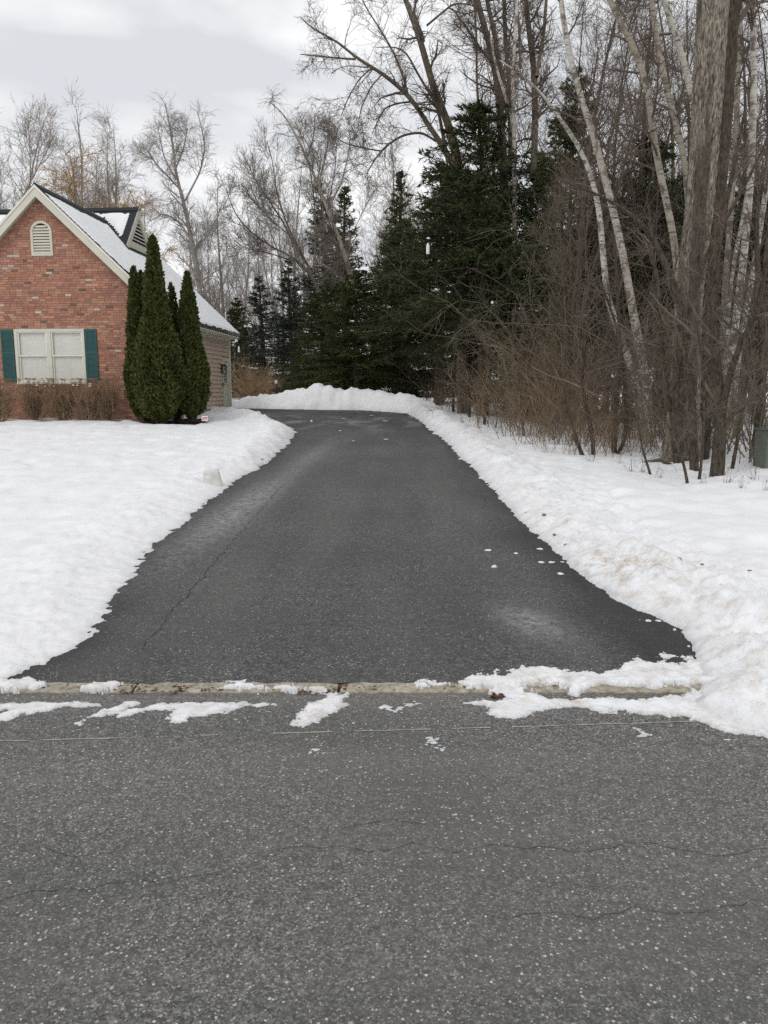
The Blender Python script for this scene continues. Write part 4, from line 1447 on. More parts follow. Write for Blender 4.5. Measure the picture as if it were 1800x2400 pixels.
for k, (bx, by, tx, lab) in enumerate([(1100, 985, 1085, 'slim bare sapling under the big spruce, leftmost by the snow bank'), (1135, 1000, 1150, 'slim bare sapling under the big spruce beside its trunk'), (1062, 972, 1070, 'thin bare sapling at the far end of the woods edge'), (1228, 1030, 1200, 'slim sapling at the left end of the tan thicket')]):
    stem_tree(lab, bx, by, [([(bx, by - 8, 7), (bx + (tx - bx) * .3, by - 80, 6), (bx + (tx - bx) * .6, by - 170, 5), (tx, by - 280, 3)], .2)], 40 + k, l1=12, l2=6, l3=3, cat='sapling', name='sapling', twig='twigg')

# ---- maples behind the big spruce
mbase = base_of(1088, 27)
m_limbs = [limb_to(mbase, [(1088, 900, 34), (1086, 600, 30), (1080, 420, 24), (1062, 318, 18), (1047, 275, 16), (1018, 217, 15), (1000, 152, 14), (986, 90, 13), (969, 47, 12), (949, -2, 11), (910, -120, 7)], 27, 26.5, 40)]
for p, dy in (([(1080, 420, 18), (1040, 345, 13), (1011, 304, 11), (986, 264, 10), (957, 221, 10), (931, 199, 9), (895, 172, 8), (874, 156, 7), (834, 139, 6), (801, 101, 5), (765, 83, 4), (722, 65, 3), (704, 40, 2)], -1.5),
              ([(834, 139, 4.5), (790, 136, 3.5), (747, 132, 3), (704, 127, 2)], -.3), ([(1050, 380, 10), (1036, 304, 8), (1025, 246, 7), (997, 203, 6), (975, 166, 5), (950, 116, 4), (917, 108, 3), (880, 112, 2)], 1),
              ([(955, 218, 6), (942, 170, 5), (921, 119, 4), (902, 87, 4), (877, 47, 3), (855, 14, 3), (835, -40, 2)], .8), ([(1020, 330, 7), (989, 309, 6), (946, 316, 5), (917, 333, 5), (892, 354, 4), (866, 394, 3), (855, 416, 2)], -1),
              ([(892, 354, 3.5), (852, 347, 3), (808, 336, 2.5), (783, 318, 2)], -.3), ([(968, 238, 5), (931, 242, 4), (902, 253, 4), (888, 278, 3), (873, 311, 2)], -.6),
              ([(993, 97, 7), (990, 80, 7), (978, 54, 6), (969, 29, 6), (977, -10, 5), (990, -100, 3)], .4), ([(1000, 60, 5), (1060, 10, 4), (1090, 8, 3), (1130, 20, 2)], -.6), ([(874, 156, 4), (842, 185, 3), (818, 225, 2.4), (800, 270, 1.8)], -.4), ([(896, 174, 3.6), (868, 205, 3), (846, 255, 2.4), (838, 300, 1.8)], -.4)):
    m_limbs.append(px_limb(p, 27, 27 + dy, 22))
bare_tree('maple_tree', 'bare maple reaching left over the sky from behind the big spruce', 'tree', m_limbs, mbase, M['bark'], M['twig'], seed=51, sides=10, limb_sides=6, l1=[22, 16, 8, 13, 13, 13, 8, 9, 10, 8, 7, 7], l2=7, l3=4,
          L1=(.8, 2.2), L2=(.4, 1.0), L3=(.2, .5), ang=((35, 75), (35, 75), (30, 70)), trop=(.02, .06, .08), sag=(.12, 0, 0), wander=.17, rmin=(.009, .0065, .005), skip_first=.45)
sbase = base_of(1200, 26)
s_limbs = [limb_to(sbase, [(1195, 900, 30), (1188, 600, 26), (1180, 380, 20), (1174, 275, 16), (1167, 181, 15), (1145, 94, 14), (1130, 43, 13), (1116, 0, 12), (1090, -150, 8)], 26, 26, 36)]
for p, dy in (([(1176, 300, 13), (1172, 200, 12), (1170, 140, 11), (1152, 47, 10), (1140, 0, 9), (1125, -140, 6)], .5), ([(1198, 420, 12), (1195, 264, 10), (1195, 202, 10), (1185, 119, 9), (1182, 40, 9), (1180, -60, 8), (1175, -200, 5)], .9),
              ([(1250, 420, 16), (1254, 280, 14), (1253, 217, 13), (1250, 145, 13), (1239, 72, 12), (1232, 0, 11), (1222, -160, 7)], 1.4), ([(1258, 180, 9), (1264, 140, 8), (1275, 72, 7), (1280, 0, 7), (1290, -140, 5)], 1.6), ([(1125, 330, 7), (1121, 245, 6), (1117, 181, 5), (1117, 90, 5), (1110, -20, 4)], -.8),
              ([(1170, 160, 7), (1130, 120, 5), (1090, 60, 4), (1060, 20, 3)], -1), ([(1220, 160, 6), (1216, 60, 5), (1208, -40, 4)], .5)):
    s_limbs.append(px_limb(p, 26, 26 + dy, 20))
bare_tree('maple_tree', 'cluster of upright brown stems above the big spruce at the top', 'tree', s_limbs, sbase, M['bark'], M['twigr'], seed=52, sides=9, limb_sides=7, l1=18, l2=8, l3=4, L1=(.8, 2.0), L2=(.4, 1.0), L3=(.2, .5),
          trop=(.06, .04, .04), wander=.16, rmin=(.008, .006, .0045), skip_first=.5, t0=.15)
birch('white forked birch half hidden by the big spruce crown', 1205, 25,
      [([(1205, 800, 14), (1206, 400, 12), (1204, 275, 11), (1200, 225, 10), (1200, 160, 9), (1206, 90, 8), (1215, 0, 7), (1220, -150, 4)], 0), ([(1206, 300, 9), (1190, 240, 8), (1175, 200, 7), (1160, 150, 6), (1150, 90, 5)], .4)], 53, n=30, rmin=(.008, .006, .0045))

# ---- centre trees
fb = base_of(775, 40)
f_limbs = [limb_to(fb, [(775, 850, 14), (765, 740, 13), (748, 680, 12), (731, 642, 10), (703, 610, 8), (674, 595, 7), (637, 581, 6), (590, 548, 5), (554, 512, 4), (538, 475, 3), (530, 440, 2)], 40, 39, 32)]
for p, dy in (([(731, 642, 8), (717, 613, 7), (688, 574, 7), (666, 523, 6), (637, 480, 5), (608, 436, 4), (587, 400, 3), (570, 360, 2)], .5), ([(725, 628, 7), (713, 606, 6), (681, 545, 5), (659, 490, 5), (645, 436, 4), (640, 380, 3), (625, 330, 2)], 1),
              ([(690, 612, 4), (674, 608, 4), (627, 592, 3), (572, 581, 2), (550, 565, 2)], -1), ([(735, 640, 7), (738, 590, 6), (740, 540, 5), (735, 450, 4), (720, 360, 3), (700, 300, 2)], 1.5), ([(720, 618, 5), (690, 560, 4), (640, 520, 3), (600, 480, 3), (565, 430, 2)], -1.4), ([(740, 560, 5), (770, 480, 4), (785, 400, 3), (790, 330, 2)], 1.8)):
    f_limbs.append(px_limb(p, 40, 40 + dy, 20))
for q_ in f_limbs: q_[:, 3] *= .72
bare_tree('spreading_tree', 'bare tree fanning out to the left above the dark spruces at the centre', 'tree', f_limbs, fb, M['bark'], M['twigm'], seed=61, l1=15, t0=.35, skip_first=.45, l2=8, l3=4, L1=(1.0, 2.8), L2=(.6, 1.3), L3=(.3, .7), trop=(.10, .08, .06), wander=.12, ang=((20, 50), (20, 55), (20, 60)), rmin=(.012, .009, .007))
lb = base_of(838, 38)
l_limbs = [limb_to(lb, [(838, 850, 13), (835, 720, 12), (827, 668, 11), (818, 624, 10), (800, 574, 10), (786, 537, 9), (768, 490, 8), (746, 436, 7), (720, 370, 6), (690, 310, 5), (668, 268, 4), (650, 242, 3), (630, 238, 2)], 38, 37.5, 36)]
for p, dy in (([(827, 690, 7), (815, 668, 6), (789, 642, 6), (760, 621, 5), (731, 613, 3)], -.8), ([(746, 436, 5), (760, 380, 4), (770, 330, 3), (765, 280, 2)], .8), ([(768, 490, 5), (800, 430, 4), (815, 370, 3), (822, 320, 2)], .8), ([(720, 370, 4), (735, 320, 3), (738, 270, 2)], -.5)):
    l_limbs.append(px_limb(p, 38, 38 + dy, 20))
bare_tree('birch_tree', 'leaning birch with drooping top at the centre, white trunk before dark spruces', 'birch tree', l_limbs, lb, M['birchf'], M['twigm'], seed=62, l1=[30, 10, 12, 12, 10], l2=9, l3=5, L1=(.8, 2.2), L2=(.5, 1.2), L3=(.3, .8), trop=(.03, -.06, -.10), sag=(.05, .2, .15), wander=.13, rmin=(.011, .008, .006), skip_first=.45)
bb = base_of(482, 46)
b_limbs = [limb_to(bb, [(481, 880, 13), (475, 760, 12), (469, 675, 11), (460, 627, 11), (451, 579, 10), (441, 522, 9), (434, 482, 8), (425, 453, 7), (409, 402, 6), (407, 337, 5), (394, 283, 3), (387, 243, 2)], 46, 46, 34)]
for p, dy in (([(427, 449, 5), (395, 415, 4), (365, 384, 3), (343, 348, 2)], -1), ([(434, 470, 5), (455, 430, 4), (470, 402, 4), (481, 345, 3), (470, 290, 2), (462, 262, 2)], .8), ([(410, 400, 4), (430, 350, 3), (440, 300, 2)], 1), ([(447, 560, 5), (420, 520, 4), (385, 500, 3), (360, 512, 2)], -1), ([(452, 590, 5), (480, 560, 4), (505, 520, 3), (520, 480, 2)], .6), ([(412, 420, 4), (385, 370, 3), (372, 310, 2)], .5)):
    b_limbs.append(px_limb(p, 46, 46 + dy, 20))
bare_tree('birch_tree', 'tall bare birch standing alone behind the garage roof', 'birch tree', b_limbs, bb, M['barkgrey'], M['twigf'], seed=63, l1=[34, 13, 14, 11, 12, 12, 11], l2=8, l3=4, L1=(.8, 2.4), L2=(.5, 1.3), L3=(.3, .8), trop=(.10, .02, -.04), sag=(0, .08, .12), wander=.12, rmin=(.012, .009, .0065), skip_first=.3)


# ---- generic bare trees, copied as individuals
def generic_tree(name, label, cat, H, spread, seed, bark, twig, group, trop=(.09, .06, .04), stems=3, l1=22, l2=8, l3=4, pend=0.0, r0=.15, low=.25, rm=1.0):
    r = np.random.default_rng(seed)
    limbs = []
    for s in range(stems):
        a = r.random() * 6.28
        lean = (.10 if s == 0 else .35) * spread
        n = 12
        t = np.linspace(0, 1, n)
        hh = H * (1 if s == 0 else r.uniform(.72, .95))
        off = 0 if s == 0 else r.uniform(.12, .35)
        x = lean * hh * np.clip(t - off, 0, 1) ** 1.2 * math.cos(a) + .05 * H * np.sin(t * 4 + seed + s) * t
        y = lean * hh * np.clip(t - off, 0, 1) ** 1.2 * math.sin(a) + .04 * H * np.sin(t * 3.1 + seed * 2 + s) * t
        rr = r0 * (1 - t * .9) * (1 if s == 0 else .7)
        L = np.stack([x, y, t * hh, rr], 1)
        if s: L = L[int(off * n):]
        limbs.append(resample(L, 20))
    return bare_tree(name, label, cat, limbs, (0, 0, 0), bark, twig, group, seed, 8, 6, l1, l2, l3, (H * .10, H * .26), (H * .05, H * .12), (H * .025, H * .07), trop, (0, pend, pend), ((25, 60), (25, 60), (20, 65)), .15, .13, (.012 * rm, .009 * rm, .0068 * rm), low)


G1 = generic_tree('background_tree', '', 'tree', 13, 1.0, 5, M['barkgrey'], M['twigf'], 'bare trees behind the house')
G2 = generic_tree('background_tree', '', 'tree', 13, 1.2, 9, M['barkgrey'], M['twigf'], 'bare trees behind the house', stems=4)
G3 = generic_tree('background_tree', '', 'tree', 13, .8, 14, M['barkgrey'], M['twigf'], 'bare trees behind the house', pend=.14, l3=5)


def place(o, px, Y, top_py, first, label=None, rz=0.0, H=13.0, group=None, wide=1.0):
    b = base_of(px, Y)
    hgt = at(px, top_py, Y)[2] - b[2]
    s = hgt / H
    if first:
        o.location = b
        o.rotation_euler = (0, 0, rz)
        o.scale = (s * wide, s * wide, s)
        if label: o['label'] = label
        if group: o['group'] = group
        return o
    return copy_tree(o, b, rz, (s * wide, s * wide, s), label, group)


place(G1, 160, 52, 255, True, 'tallest bare tree above the brick gable, second clump from the left', 1.0)
place(G2, -25, 44, 235, True, 'bare tree cut off by the left edge of the picture', 2.0)
place(G3, 520, 58, 430, True, 'low bare tree between the lone birch and the fan-shaped tree', .4)
for o, px, Y, ty, lab, rz in ((G2, 70, 55, 275, 'bare tree left of the gable peak, above the golden willow', .7), (G3, 250, 56, 295, 'bare tree behind the louvred roof gable', 2.2), (G1, 300, 60, 300, 'bare tree filling the gap between roof gable and lone birch', 3.1)):
    place(o, px, Y, ty, False, lab, rz)
SH = ['far bare tree beside the tall middle arborvitae, left of the lone birch trunk', 'far bare tree between the lone birch and the fan-shaped tree, tall one', 'far bare tree behind the left limbs of the fan-shaped tree', 'far bare tree right behind the trunk of the lone birch', 'far bare tree behind the snowy cross gable', 'far bare tree low behind the left roof slope', 'far bare tree behind the middle of the fan-shaped tree', 'low far bare tree above the garage eave, right of the lone birch', 'low far bare tree above the garage eave corner, beside the spruces', 'low far bare tree peeking over the roof right of the louvred gable']
for k, (o, px, Y, ty) in enumerate(((G3, 370, 66, 470), (G1, 560, 70, 470), (G2, 610, 64, 500), (G3, 455, 72, 480), (G1, 200, 70, 420), (G2, 30, 68, 400), (G3, 660, 70, 420), (G1, 500, 62, 560), (G2, 545, 66, 590), (G3, 335, 70, 540))):
    place(o, px, Y, ty, False, SH[k], k * 1.1, group='far row of bare trees', wide=.8)
SH2 = ['far bare tree between the brown-topped spruces against the sky', 'far bare tree behind the leaning birch top', 'far bare tree in the sky gap left of the big spruce', 'far bare tree behind the right limbs of the fan-shaped tree']
for k, (o, px, Y, ty) in enumerate(((G1, 870, 60, 330), (G2, 760, 66, 380), (G3, 950, 58, 350), (G2, 700, 58, 400))):
    place(o, px, Y, ty, False, SH2[k], k * 1.7 + .5, group='bare trees behind the spruces')
# golden willow
wl_ = generic_tree('willow_tree', 'golden willow with a rounded orange-brown crown behind the gable', 'tree', 13, 1.5, 31, M['barkgrey'], M['willow'], None, trop=(.03, -.05, -.1), stems=5, l1=28, l2=8, l3=4, pend=.16, rm=1.25)
if 'group' in wl_: del wl_['group']
place(wl_, 105, 47, 372, True, None, .3, wide=1.7)
wl2 = copy_tree(wl_, (0, 0, 0), 1, 1, 'reddish bare shrub-like tree just right of the gable peak')
place(wl2, 255, 54, 445, True, 'smaller golden tree to the right of the gable peak', 2.0, wide=.9)

# upper right: dense woods of bare trees, individuals
W1 = generic_tree('woods_tree', '', 'tree', 13, .7, 41, M['bark'], M['twigr'], None, stems=3, l1=24, l2=7, l3=4, low=.34, r0=.11, rm=.62)
W2 = generic_tree('woods_tree', '', 'tree', 13, .5, 47, M['barkd'], M['twig'], None, stems=2, l1=28, l2=7, l3=4, low=.34, r0=.10, rm=.62)
W3 = generic_tree('woods_tree', '', 'tree', 13, .8, 53, M['bark'], M['twigg'], None, stems=3, l1=26, l2=8, l3=4, low=.36, r0=.10, pend=.08, rm=.62)
WL = 'slender bare tree in the dense woods on the right'
WG = 'bare trees crowding the woods'
spots = [(1345, 21, -250, 0), (1470, 22, -300, 1), (1560, 27, -150, 2), (1700, 30, -120, 0), (1815, 22, -200, 1), (1420, 27, -60, 2), (1600, 28, -100, 0), (1740, 27, -80, 1), (1290, 30, 20, 2), (1130, 32, -20, 2), (1500, 24, 250, 2), (1760, 26, 60, 0), (1320, 20, 420, 2)]
used = set()
for k, (px, Y, ty, v) in enumerate(spots):
    place((W1, W2, W3)[v], px, Y, ty, v not in used, WL, k * 1.37, group=WG, wide=.9)
    used.add(v)


# ------------------------------------------------------------------ conifers
def conifer(name, label, H, Rm, seed, needles, low=.08, droop=-.25, group=None, density=1.0, tuft=(.07, .13), power=.85, mat_trunk='barkd', whorl=.22, cones=None):
    r = np.random.default_rng(seed)
    root = empty(name, (0, 0, 0))
    t = np.linspace(0, 1, 14)
    L = np.stack([.02 * H * np.sin(t * 3 + seed) * t, .02 * H * np.cos(t * 2.3 + seed) * t, t * H, .018 * H * (1 - .95 * t)], 1)
    V, Q = tubes(L[None, :, :3], L[None, :, 3], 8)
    # main branches
    n = int(H * (1 - low) / whorl * 6)
    hh = low + (1 - low) * np.sort(r.random(n)) ** 1.0
    az = r.random(n) * 2 * math.pi
    ln = Rm * (1 - (hh - low) / (1 - low)) ** power * (.65 + .45 * r.random(n)) + .10
    ln *= np.clip(.62 + (hh - low) * 2.6, 0, 1)
    st = np.stack([np.interp(hh, t, L[:, 0]), np.interp(hh, t, L[:, 1]), hh * H], 1)
    up = (hh - .45) * 1.1
    dr = np.stack([np.cos(az), np.sin(az), up], 1)
    P = sim(st, dr, ln, 6, .06, .0, r, -droop * .4)
    P[..., 2] += (np.linspace(0, 1, 7) ** 2)[None, :] * ln[:, None] * .12
    R = np.linspace(1, .25, 7)[None, :] * (.012 + .012 * ln)[:, None]
    cnt = np.maximum(3, (ln * 13 * density).astype(int))
    B, BR_ = spawn(P, R, cnt, .12, 1.0, (35, 65), np.clip(ln * .38, .14, .9), .5, 3, .10, -.05, r, .12, .004, flat=.65, lenpow=.45)
    mesh_np('trunk', *join([(V, Q), tubes(P, R, 4)]), M[mat_trunk], root)
    # needle tufts along branchlets and branch ends
    src = [(B, 10), (P[:, 2:], 12)]
    TV, TF, nn = [], [], 0
    for S, c in src:
        N, K, _ = S.shape
        m = int(c * density) if density >= 1 else c
        idx = np.repeat(np.arange(N), m)
        f = r.random(len(idx)) * (K - 1)
        k = np.minimum(f.astype(int), K - 2)
        u = (f - k)[:, None]
        p = S[idx, k] * (1 - u) + S[idx, k + 1] * u
        d = unit(unit(S[idx, k + 1] - S[idx, k]) + r.normal(size=(len(idx), 3)) * .55 + np.array([0, 0, .10]))
        l = (tuft[0] + (tuft[1] - tuft[0]) * r.random(len(idx)))[:, None]
        sd = unit(np.cross(d, r.normal(size=(len(idx), 3)))) * l * .13
        v = np.stack([p - sd, p + sd, p + d * l + sd * .25, p + d * l * .95 - sd * .25], 1).reshape(-1, 3)
        TV.append(v)
        TF.append(np.arange(len(v)).reshape(-1, 4) + nn)
        nn += len(v)
    mesh_np('crown', np.concatenate(TV), np.concatenate(TF), M[needles], root)
    if cones:
        k = r.integers(0, n, int(n * .5))
        k = k[hh[k] > .45]
        p = P[k, 3 + r.integers(0, 3, len(k))]
        C = np.stack([p, p - np.array([0, 0, .14])], 1)
        CR = np.tile(np.array([[.022, .016]]), (len(k), 1))
        tag(mesh_np('cones', *tubes(C, CR, 5), M['cones'], root), kind='stuff')
    return tag(root, label, 'spruce tree', group)


def put(o, px, Y, top_py, H, rz=0.0, wide=1.0, first=True, label=None, group=None):
    b = base_of(px, Y)
    s = (at(px, top_py, Y)[2] - b[2]) / H
    if not first:
        o = copy_tree(o, b, rz, 1, label, group)
    o.location = b
    o.rotation_euler = (0, 0, rz)
    o.scale = (s * wide, s * wide, s)
    if label: o['label'] = label
    return o


S1 = conifer('spruce_tree', '', 10, 3.0, 71, 'spruce', low=.26, density=1.35, power=.6, tuft=(.07, .14), droop=-.6)
S2 = conifer('spruce_tree', '', 10, 2.2, 72, 'spruceb', low=.04, density=1.1, power=.9)
S3 = conifer('spruce_tree', '', 10, 2.5, 73, 'spruceg', low=.02, density=1.25, power=.55)
S4 = conifer('spruce_tree', '', 10, 1.8, 74, 'spruceo', low=.1, density=1.0, power=.95, cones=True)
S5 = conifer('spruce_tree', '', 10, 2.7, 75, 'spruceo', low=.10, density=1.2, power=.65, tuft=(.07, .14), droop=-.5)
put(S1, 1130, 25.5, 255, 10, 0, 1.32, label='big dark spruce, largest evergreen, at the left edge of the woods')
put(S2, 688, 43, 605, 10, .5, 1.45, label='blue-green spruce with a pointed top left of centre')
put(S3, 838, 35.5, 635, 10, 0, 1.75, label='broad bushy green spruce behind the snow bank at the centre')
put(S4, 928, 46, 398, 10, 0, 1.25, label='slim spruce with a brown cone-laden top against the sky')
put(S5, 1320, 23.5, 165, 10, 1, .85, label='olive spruce behind the leaning white birches')
put(S4, 815, 50, 432, 10, 1.2, 1.4, False, 'dark spruce with brown top right of the leaning birch')
put(S2, 757, 52, 430, 10, 2.2, 1.2, False, 'narrow dark spruce behind the leaning birch trunk')
put(S2, 618, 46, 648, 10, 1.4, 1.7, False, 'spruce nearest the garage corner, above the tan bush')
put(S5, 560, 50, 700, 10, 1.4, 1.2, False, 'low grey-green spruce showing just beyond the garage eave')
put(S1, 1030, 33.5, 395, 10, 2.5, 1.45, False, 'green spruce filling the left shoulder of the big spruce')
put(S1, 1470, 22.5, 330, 10, 2.0, 1.15, False, 'dark spruce between the birch pair and the thick trunk')
put(S5, 1600, 23, 390, 10, 3.0, 1.25, False, 'dark spruce directly behind the thick trunk')
put(S1, 1775, 22, 400, 10, 4.0, 1.2, False, 'dark spruce behind the white birches at the right edge')
put(S3, 1235, 27, 370, 10, 5.0, 1.2, False, 'green spruce in the shade between big spruce and birches')
put(S3, 752, 37.5, 690, 10, 3.0, 1.8, False, 'low dense evergreen at the foot of the blue-green spruce')
put(S5, 950, 37, 530, 10, 4.4, 1.6, False, 'olive spruce between the broad green spruce and the big spruce')
put(S1, 1390, 26, 440, 10, .6, 1.3, False, 'shadowed spruce far back in the woods behind the tan thicket')
put(S1, 1540, 27, 460, 10, 3.6, 1.3, False, 'shadowed spruce far back in the woods left of the thick trunk')
put(S3, 1140, 40, 560, 10, 2.6, 1.6, False, 'shadowed spruce deep behind the trunk of the big spruce')
put(S1, 1700, 26, 450, 10, 1.6, 1.4, False, 'shadowed spruce far back between the birches on the right')
put(S2, 575, 54, 770, 10, 2.7, 2.4, False, 'wide low far spruce closing the gap beside the garage eave')
put(S2, 690, 56, 720, 10, 1.0, 2.2, False, 'wide far spruce filling the gap behind the snow bank')
put(S3, 880, 58, 700, 10, 1.9, 2.2, False, 'wide far spruce behind the centre spruces')
put(S3, 1020, 52, 700, 10, .9, 2.2, False, 'wide far spruce behind the left shoulder of the woods')


# ------------------------------------------------------------------ arborvitae by the house corner
def arborvitae(label, px, Y, base_py, top_py, prof, seed, n):
    """prof: (fraction of height, half width px)"""
    r = np.random.default_rng(seed)
    b = at(px, base_py, Y)
    H = at(px, top_py, Y)[2] - b[2]
    root = empty('arborvitae', b)
    f = np.array(prof, float)
    hs, ws = f[:, 0], np.maximum(f[:, 1] * .95 - 5.5 * np.minimum(1, f[:, 1] / 34), .8) / F_PX * Y
    g = np.linspace(0, 1, 200)
    cdf = np.cumsum(np.interp(g, hs, ws) + .05)
    h = np.interp(r.random(n), cdf / cdf[-1], g)
    a = r.random(n) * 2 * math.pi
    w = np.interp(h, hs, ws)
    cl = 1 + .10 * np.sin(a * 5 + seed + 6 * h) + .34 * noise2(np.cos(a) * 1.8 + seed, np.sin(a) * 1.8 + h * 8) + .20 * noise2(np.cos(a) * 4 + seed * 2, np.sin(a) * 4 + h * 26)
    cl = np.minimum(cl, 1.10)
    inner = r.random(n)
    k = np.where(inner < .8, .80 + .22 * r.random(n), .3 + .5 * r.random(n)) * cl
    k *= np.where(r.random(n) < .04, 1.14, 1)
    p = np.stack([np.cos(a) * w * k, np.sin(a) * w * k, h * H], 1)
    out = np.stack([np.cos(a), np.sin(a), 0 * a], 1)
    d = unit(out * .55 + np.array([0, 0, .85]) + r.normal(size=(n, 3)) * .38)
    l = (.055 + .075 * r.random(n))[:, None]
    sd = unit(np.cross(d, r.normal(size=(n, 3)))) * l * .30
    v = np.stack([p, p + d * l * .55 + sd, p + d * l, p + d * l * .55 - sd], 1).reshape(-1, 3)
    mesh_np('crown', v, np.arange(len(v)).reshape(-1, 4), M['arbor'], root)
    # stems
    N = 7
    st = np.stack([r.normal(size=N) * .05, r.normal(size=N) * .05, np.full(N, -.1)], 1)
    dd = np.stack([r.normal(size=N) * .05, r.normal(size=N) * .05, np.ones(N)], 1)
    P = sim(st, dd, np.full(N, H * .7), 8, .012, .05, r)
    R = np.linspace(.045, .012, 9)[None, :] * np.ones((N, 1))
    A, AR = spawn(P, R, 40, .05, .8, (30, 60), (.12, .3), .4, 4, .1, .1, r, 0, .004)
    mesh_np('trunk', *join([tubes(P, R, 6), tubes(A, AR, 3)]), M['barkd'], root)
    return tag(root, label, 'arborvitae', 'arborvitae at the house corner')


arborvitae('tallest arborvitae, front middle one of the group at the brick corner', 377, 22.6, 990, 556, [(0, 10), (.03, 34), (.08, 52), (.16, 63), (.28, 63), (.42, 52), (.52, 38), (.61, 31), (.78, 23), (.92, 13), (.97, 8), (1, 1)], 5, 30000)
arborvitae('slim arborvitae on the left, closest to the brick wall', 330, 23.4, 978, 628, [(0, 8), (.05, 22), (.12, 31), (.28, 36), (.42, 28), (.6, 21), (.78, 15), (.92, 9), (1, 1)], 6, 14000)
arborvitae('arborvitae on the right, in front of the tan siding', 451, 23.3, 980, 640, [(0, 8), (.05, 30), (.14, 42), (.3, 46), (.45, 36), (.6, 26), (.76, 21), (.92, 9), (1, 1)], 7, 18000)
arborvitae('shorter arborvitae top peeking between the middle and right ones', 414, 23.9, 980, 668, [(0, 8), (.1, 30), (.3, 40), (.5, 34), (.7, 24), (.9, 8), (1, 1)], 8, 9000)
arborvitae('narrow arborvitae leader just behind the left one', 347, 24.0 - .35, 980, 636, [(0, 6), (.1, 20), (.3, 26), (.6, 18), (.85, 8), (1, 1)], 9, 5000)

# mulch bed under them
mp = MULCH
cen = mp.mean(0)
mv, mf = [], []
for k in range(900):
    a, q = random.uniform(0, 6.28), math.sqrt(random.random())
    i = int(a / 6.2832 * len(mp)) % len(mp)
    p = cen + (mp[i] - cen) * q * .98 + np.random.default_rng(k).normal(size=2) * .03
    z = float(z0(p[1])) + .0 + random.uniform(0, .03)
    L, w, t = random.uniform(.02, .06), random.uniform(.01, .025), random.uniform(0, 6.28)
    c, s = math.cos(t), math.sin(t)
    n = len(mv)
    mv += [(p[0] - c * L, p[1] - s * L, z), (p[0] + s * w, p[1] - c * w, z + .02), (p[0] + c * L, p[1] + s * L, z), (p[0] - s * w, p[1] + c * w, z + .012)]
    mf.append((n, n + 1, n + 2, n + 3))
bed = mesh_np('mulch_bed', np.column_stack([np.concatenate([[cen], mp]), z0(np.concatenate([[cen], mp])[:, 1]) + .004]), np.array([(0, i, i % len(mp) + 1) for i in range(1, len(mp) + 1)]), M['mulch'])
tag(bed, kind='structure')
tag(mesh_np('mulch', np.array(mv), np.array(mf), M['mulch']), 'dark brown mulch and fallen twigs under the arborvitae', 'mulch', kind='stuff')


# ------------------------------------------------------------------ multi-stem shrubs
def shrub(name, label, cat, H, W, seed, mat, stems=26, l1=6, l2=5, group=None, wander=.10, trop=.02, sag=.14, r0=.009, flat_top=None, topmat=None, tw=(.25, .6)):
    r = np.random.default_rng(seed)
    root = empty(name, (0, 0, 0))
    sb = .2 if 2.5 < H < 3 else .07
    st = np.stack([r.normal(size=stems) * W * sb, r.normal(size=stems) * W * sb, np.full(stems, -.08)], 1)
    a = r.random(stems) * 6.28
    o = W / H * r.uniform(.05, .75, stems)
    d = np.stack([np.cos(a) * o, np.sin(a) * o, np.ones(stems)], 1)
    P = sim(st, d, H * r.uniform(.7, 1.15, stems), 9, wander, trop, r, sag)
    R = np.linspace(1, .35, 10)[None, :] * (r0 * r.uniform(.6, 1.3, stems))[:, None]
    A, AR = spawn(P, R, l1, .2, 1, (20, 60), (H * tw[0] * .6, H * tw[1] * .6), .6, 5, wander * 1.4, trop, r, sag, .0048 if H > 2 else .0032)
    B, BR_ = spawn(A, AR, l2, .1, 1, (20, 65), (H * .07, H * .2), .7, 3, wander * 1.6, trop, r, sag * .5, .0024)
    if flat_top:
        for q in (P, A, B):
            q[..., 2] = np.where(q[..., 2] > flat_top, flat_top - .02 + .04 * r.random(q.shape[:2]), q[..., 2])
    sm_ = mesh_np('stems', *tubes(P, R, 5), mat, root)
    if H < .5: tag(sm_, kind='stuff')
    tw_ = mesh_np('crown', *join([tubes(A, AR, 3), tubes(B, BR_, 3)]), topmat or mat, root)
    if H < .5: tag(tw_, kind='stuff')
    return tag(root, label, cat, group)


# clipped hedge bushes under the window
HB = [shrub('hedge_bush', '', 'bush', 1.25, 1.5, 90 + k, M['hedge'], 40, 14, 8, 'clipped bare bushes under the window', .09, .03, .0, .013, 1.12, M['hedgetop'], (.2, .5)) for k in range(2)]
for k, (px, lab) in enumerate(((-8, 'bare clipped bush cut off by the left edge'), (80, 'bare clipped bush under the left half of the window'), (150, 'bare clipped bush under the right half of the window'), (206, 'bare clipped bush below the right shutter'), (253, 'narrow bare clipped bush, last one before the arborvitae'))):
    p = at(px, 982, 23.25)
    z = snow_z(p[0], p[1])
    o = HB[k] if k < 2 else copy_tree(HB[k % 2], (0, 0, 0), 0, 1)
    o.location = (p[0], p[1], z - .05)
    o.rotation_euler = (0, 0, k * 2.1)
    ht = (at(px, 888, 23.25)[2] - z + .05) / 1.12
    o.scale = (.75 if k == 4 else 1.05, .62, ht)
    o['label'] = lab
# snow caught on top of the hedge
for k in range(9):
    px = random.choice([random.uniform(60, 200), random.uniform(90, 130), random.uniform(150, 230)])
    p = at(px, random.choice([903, 903, 900, 905]), 23.0 + random.uniform(-.1, .1))
    o = link('snow_clump', CHUNK[k % 4])
    s = random.uniform(.014, .034)
    o.scale = (s * 1.6, s, s * .55)
    o.location = p
    tag(o, 'small white clump of snow caught on top of the clipped bushes', 'snow', 'snow clumps on the hedge')

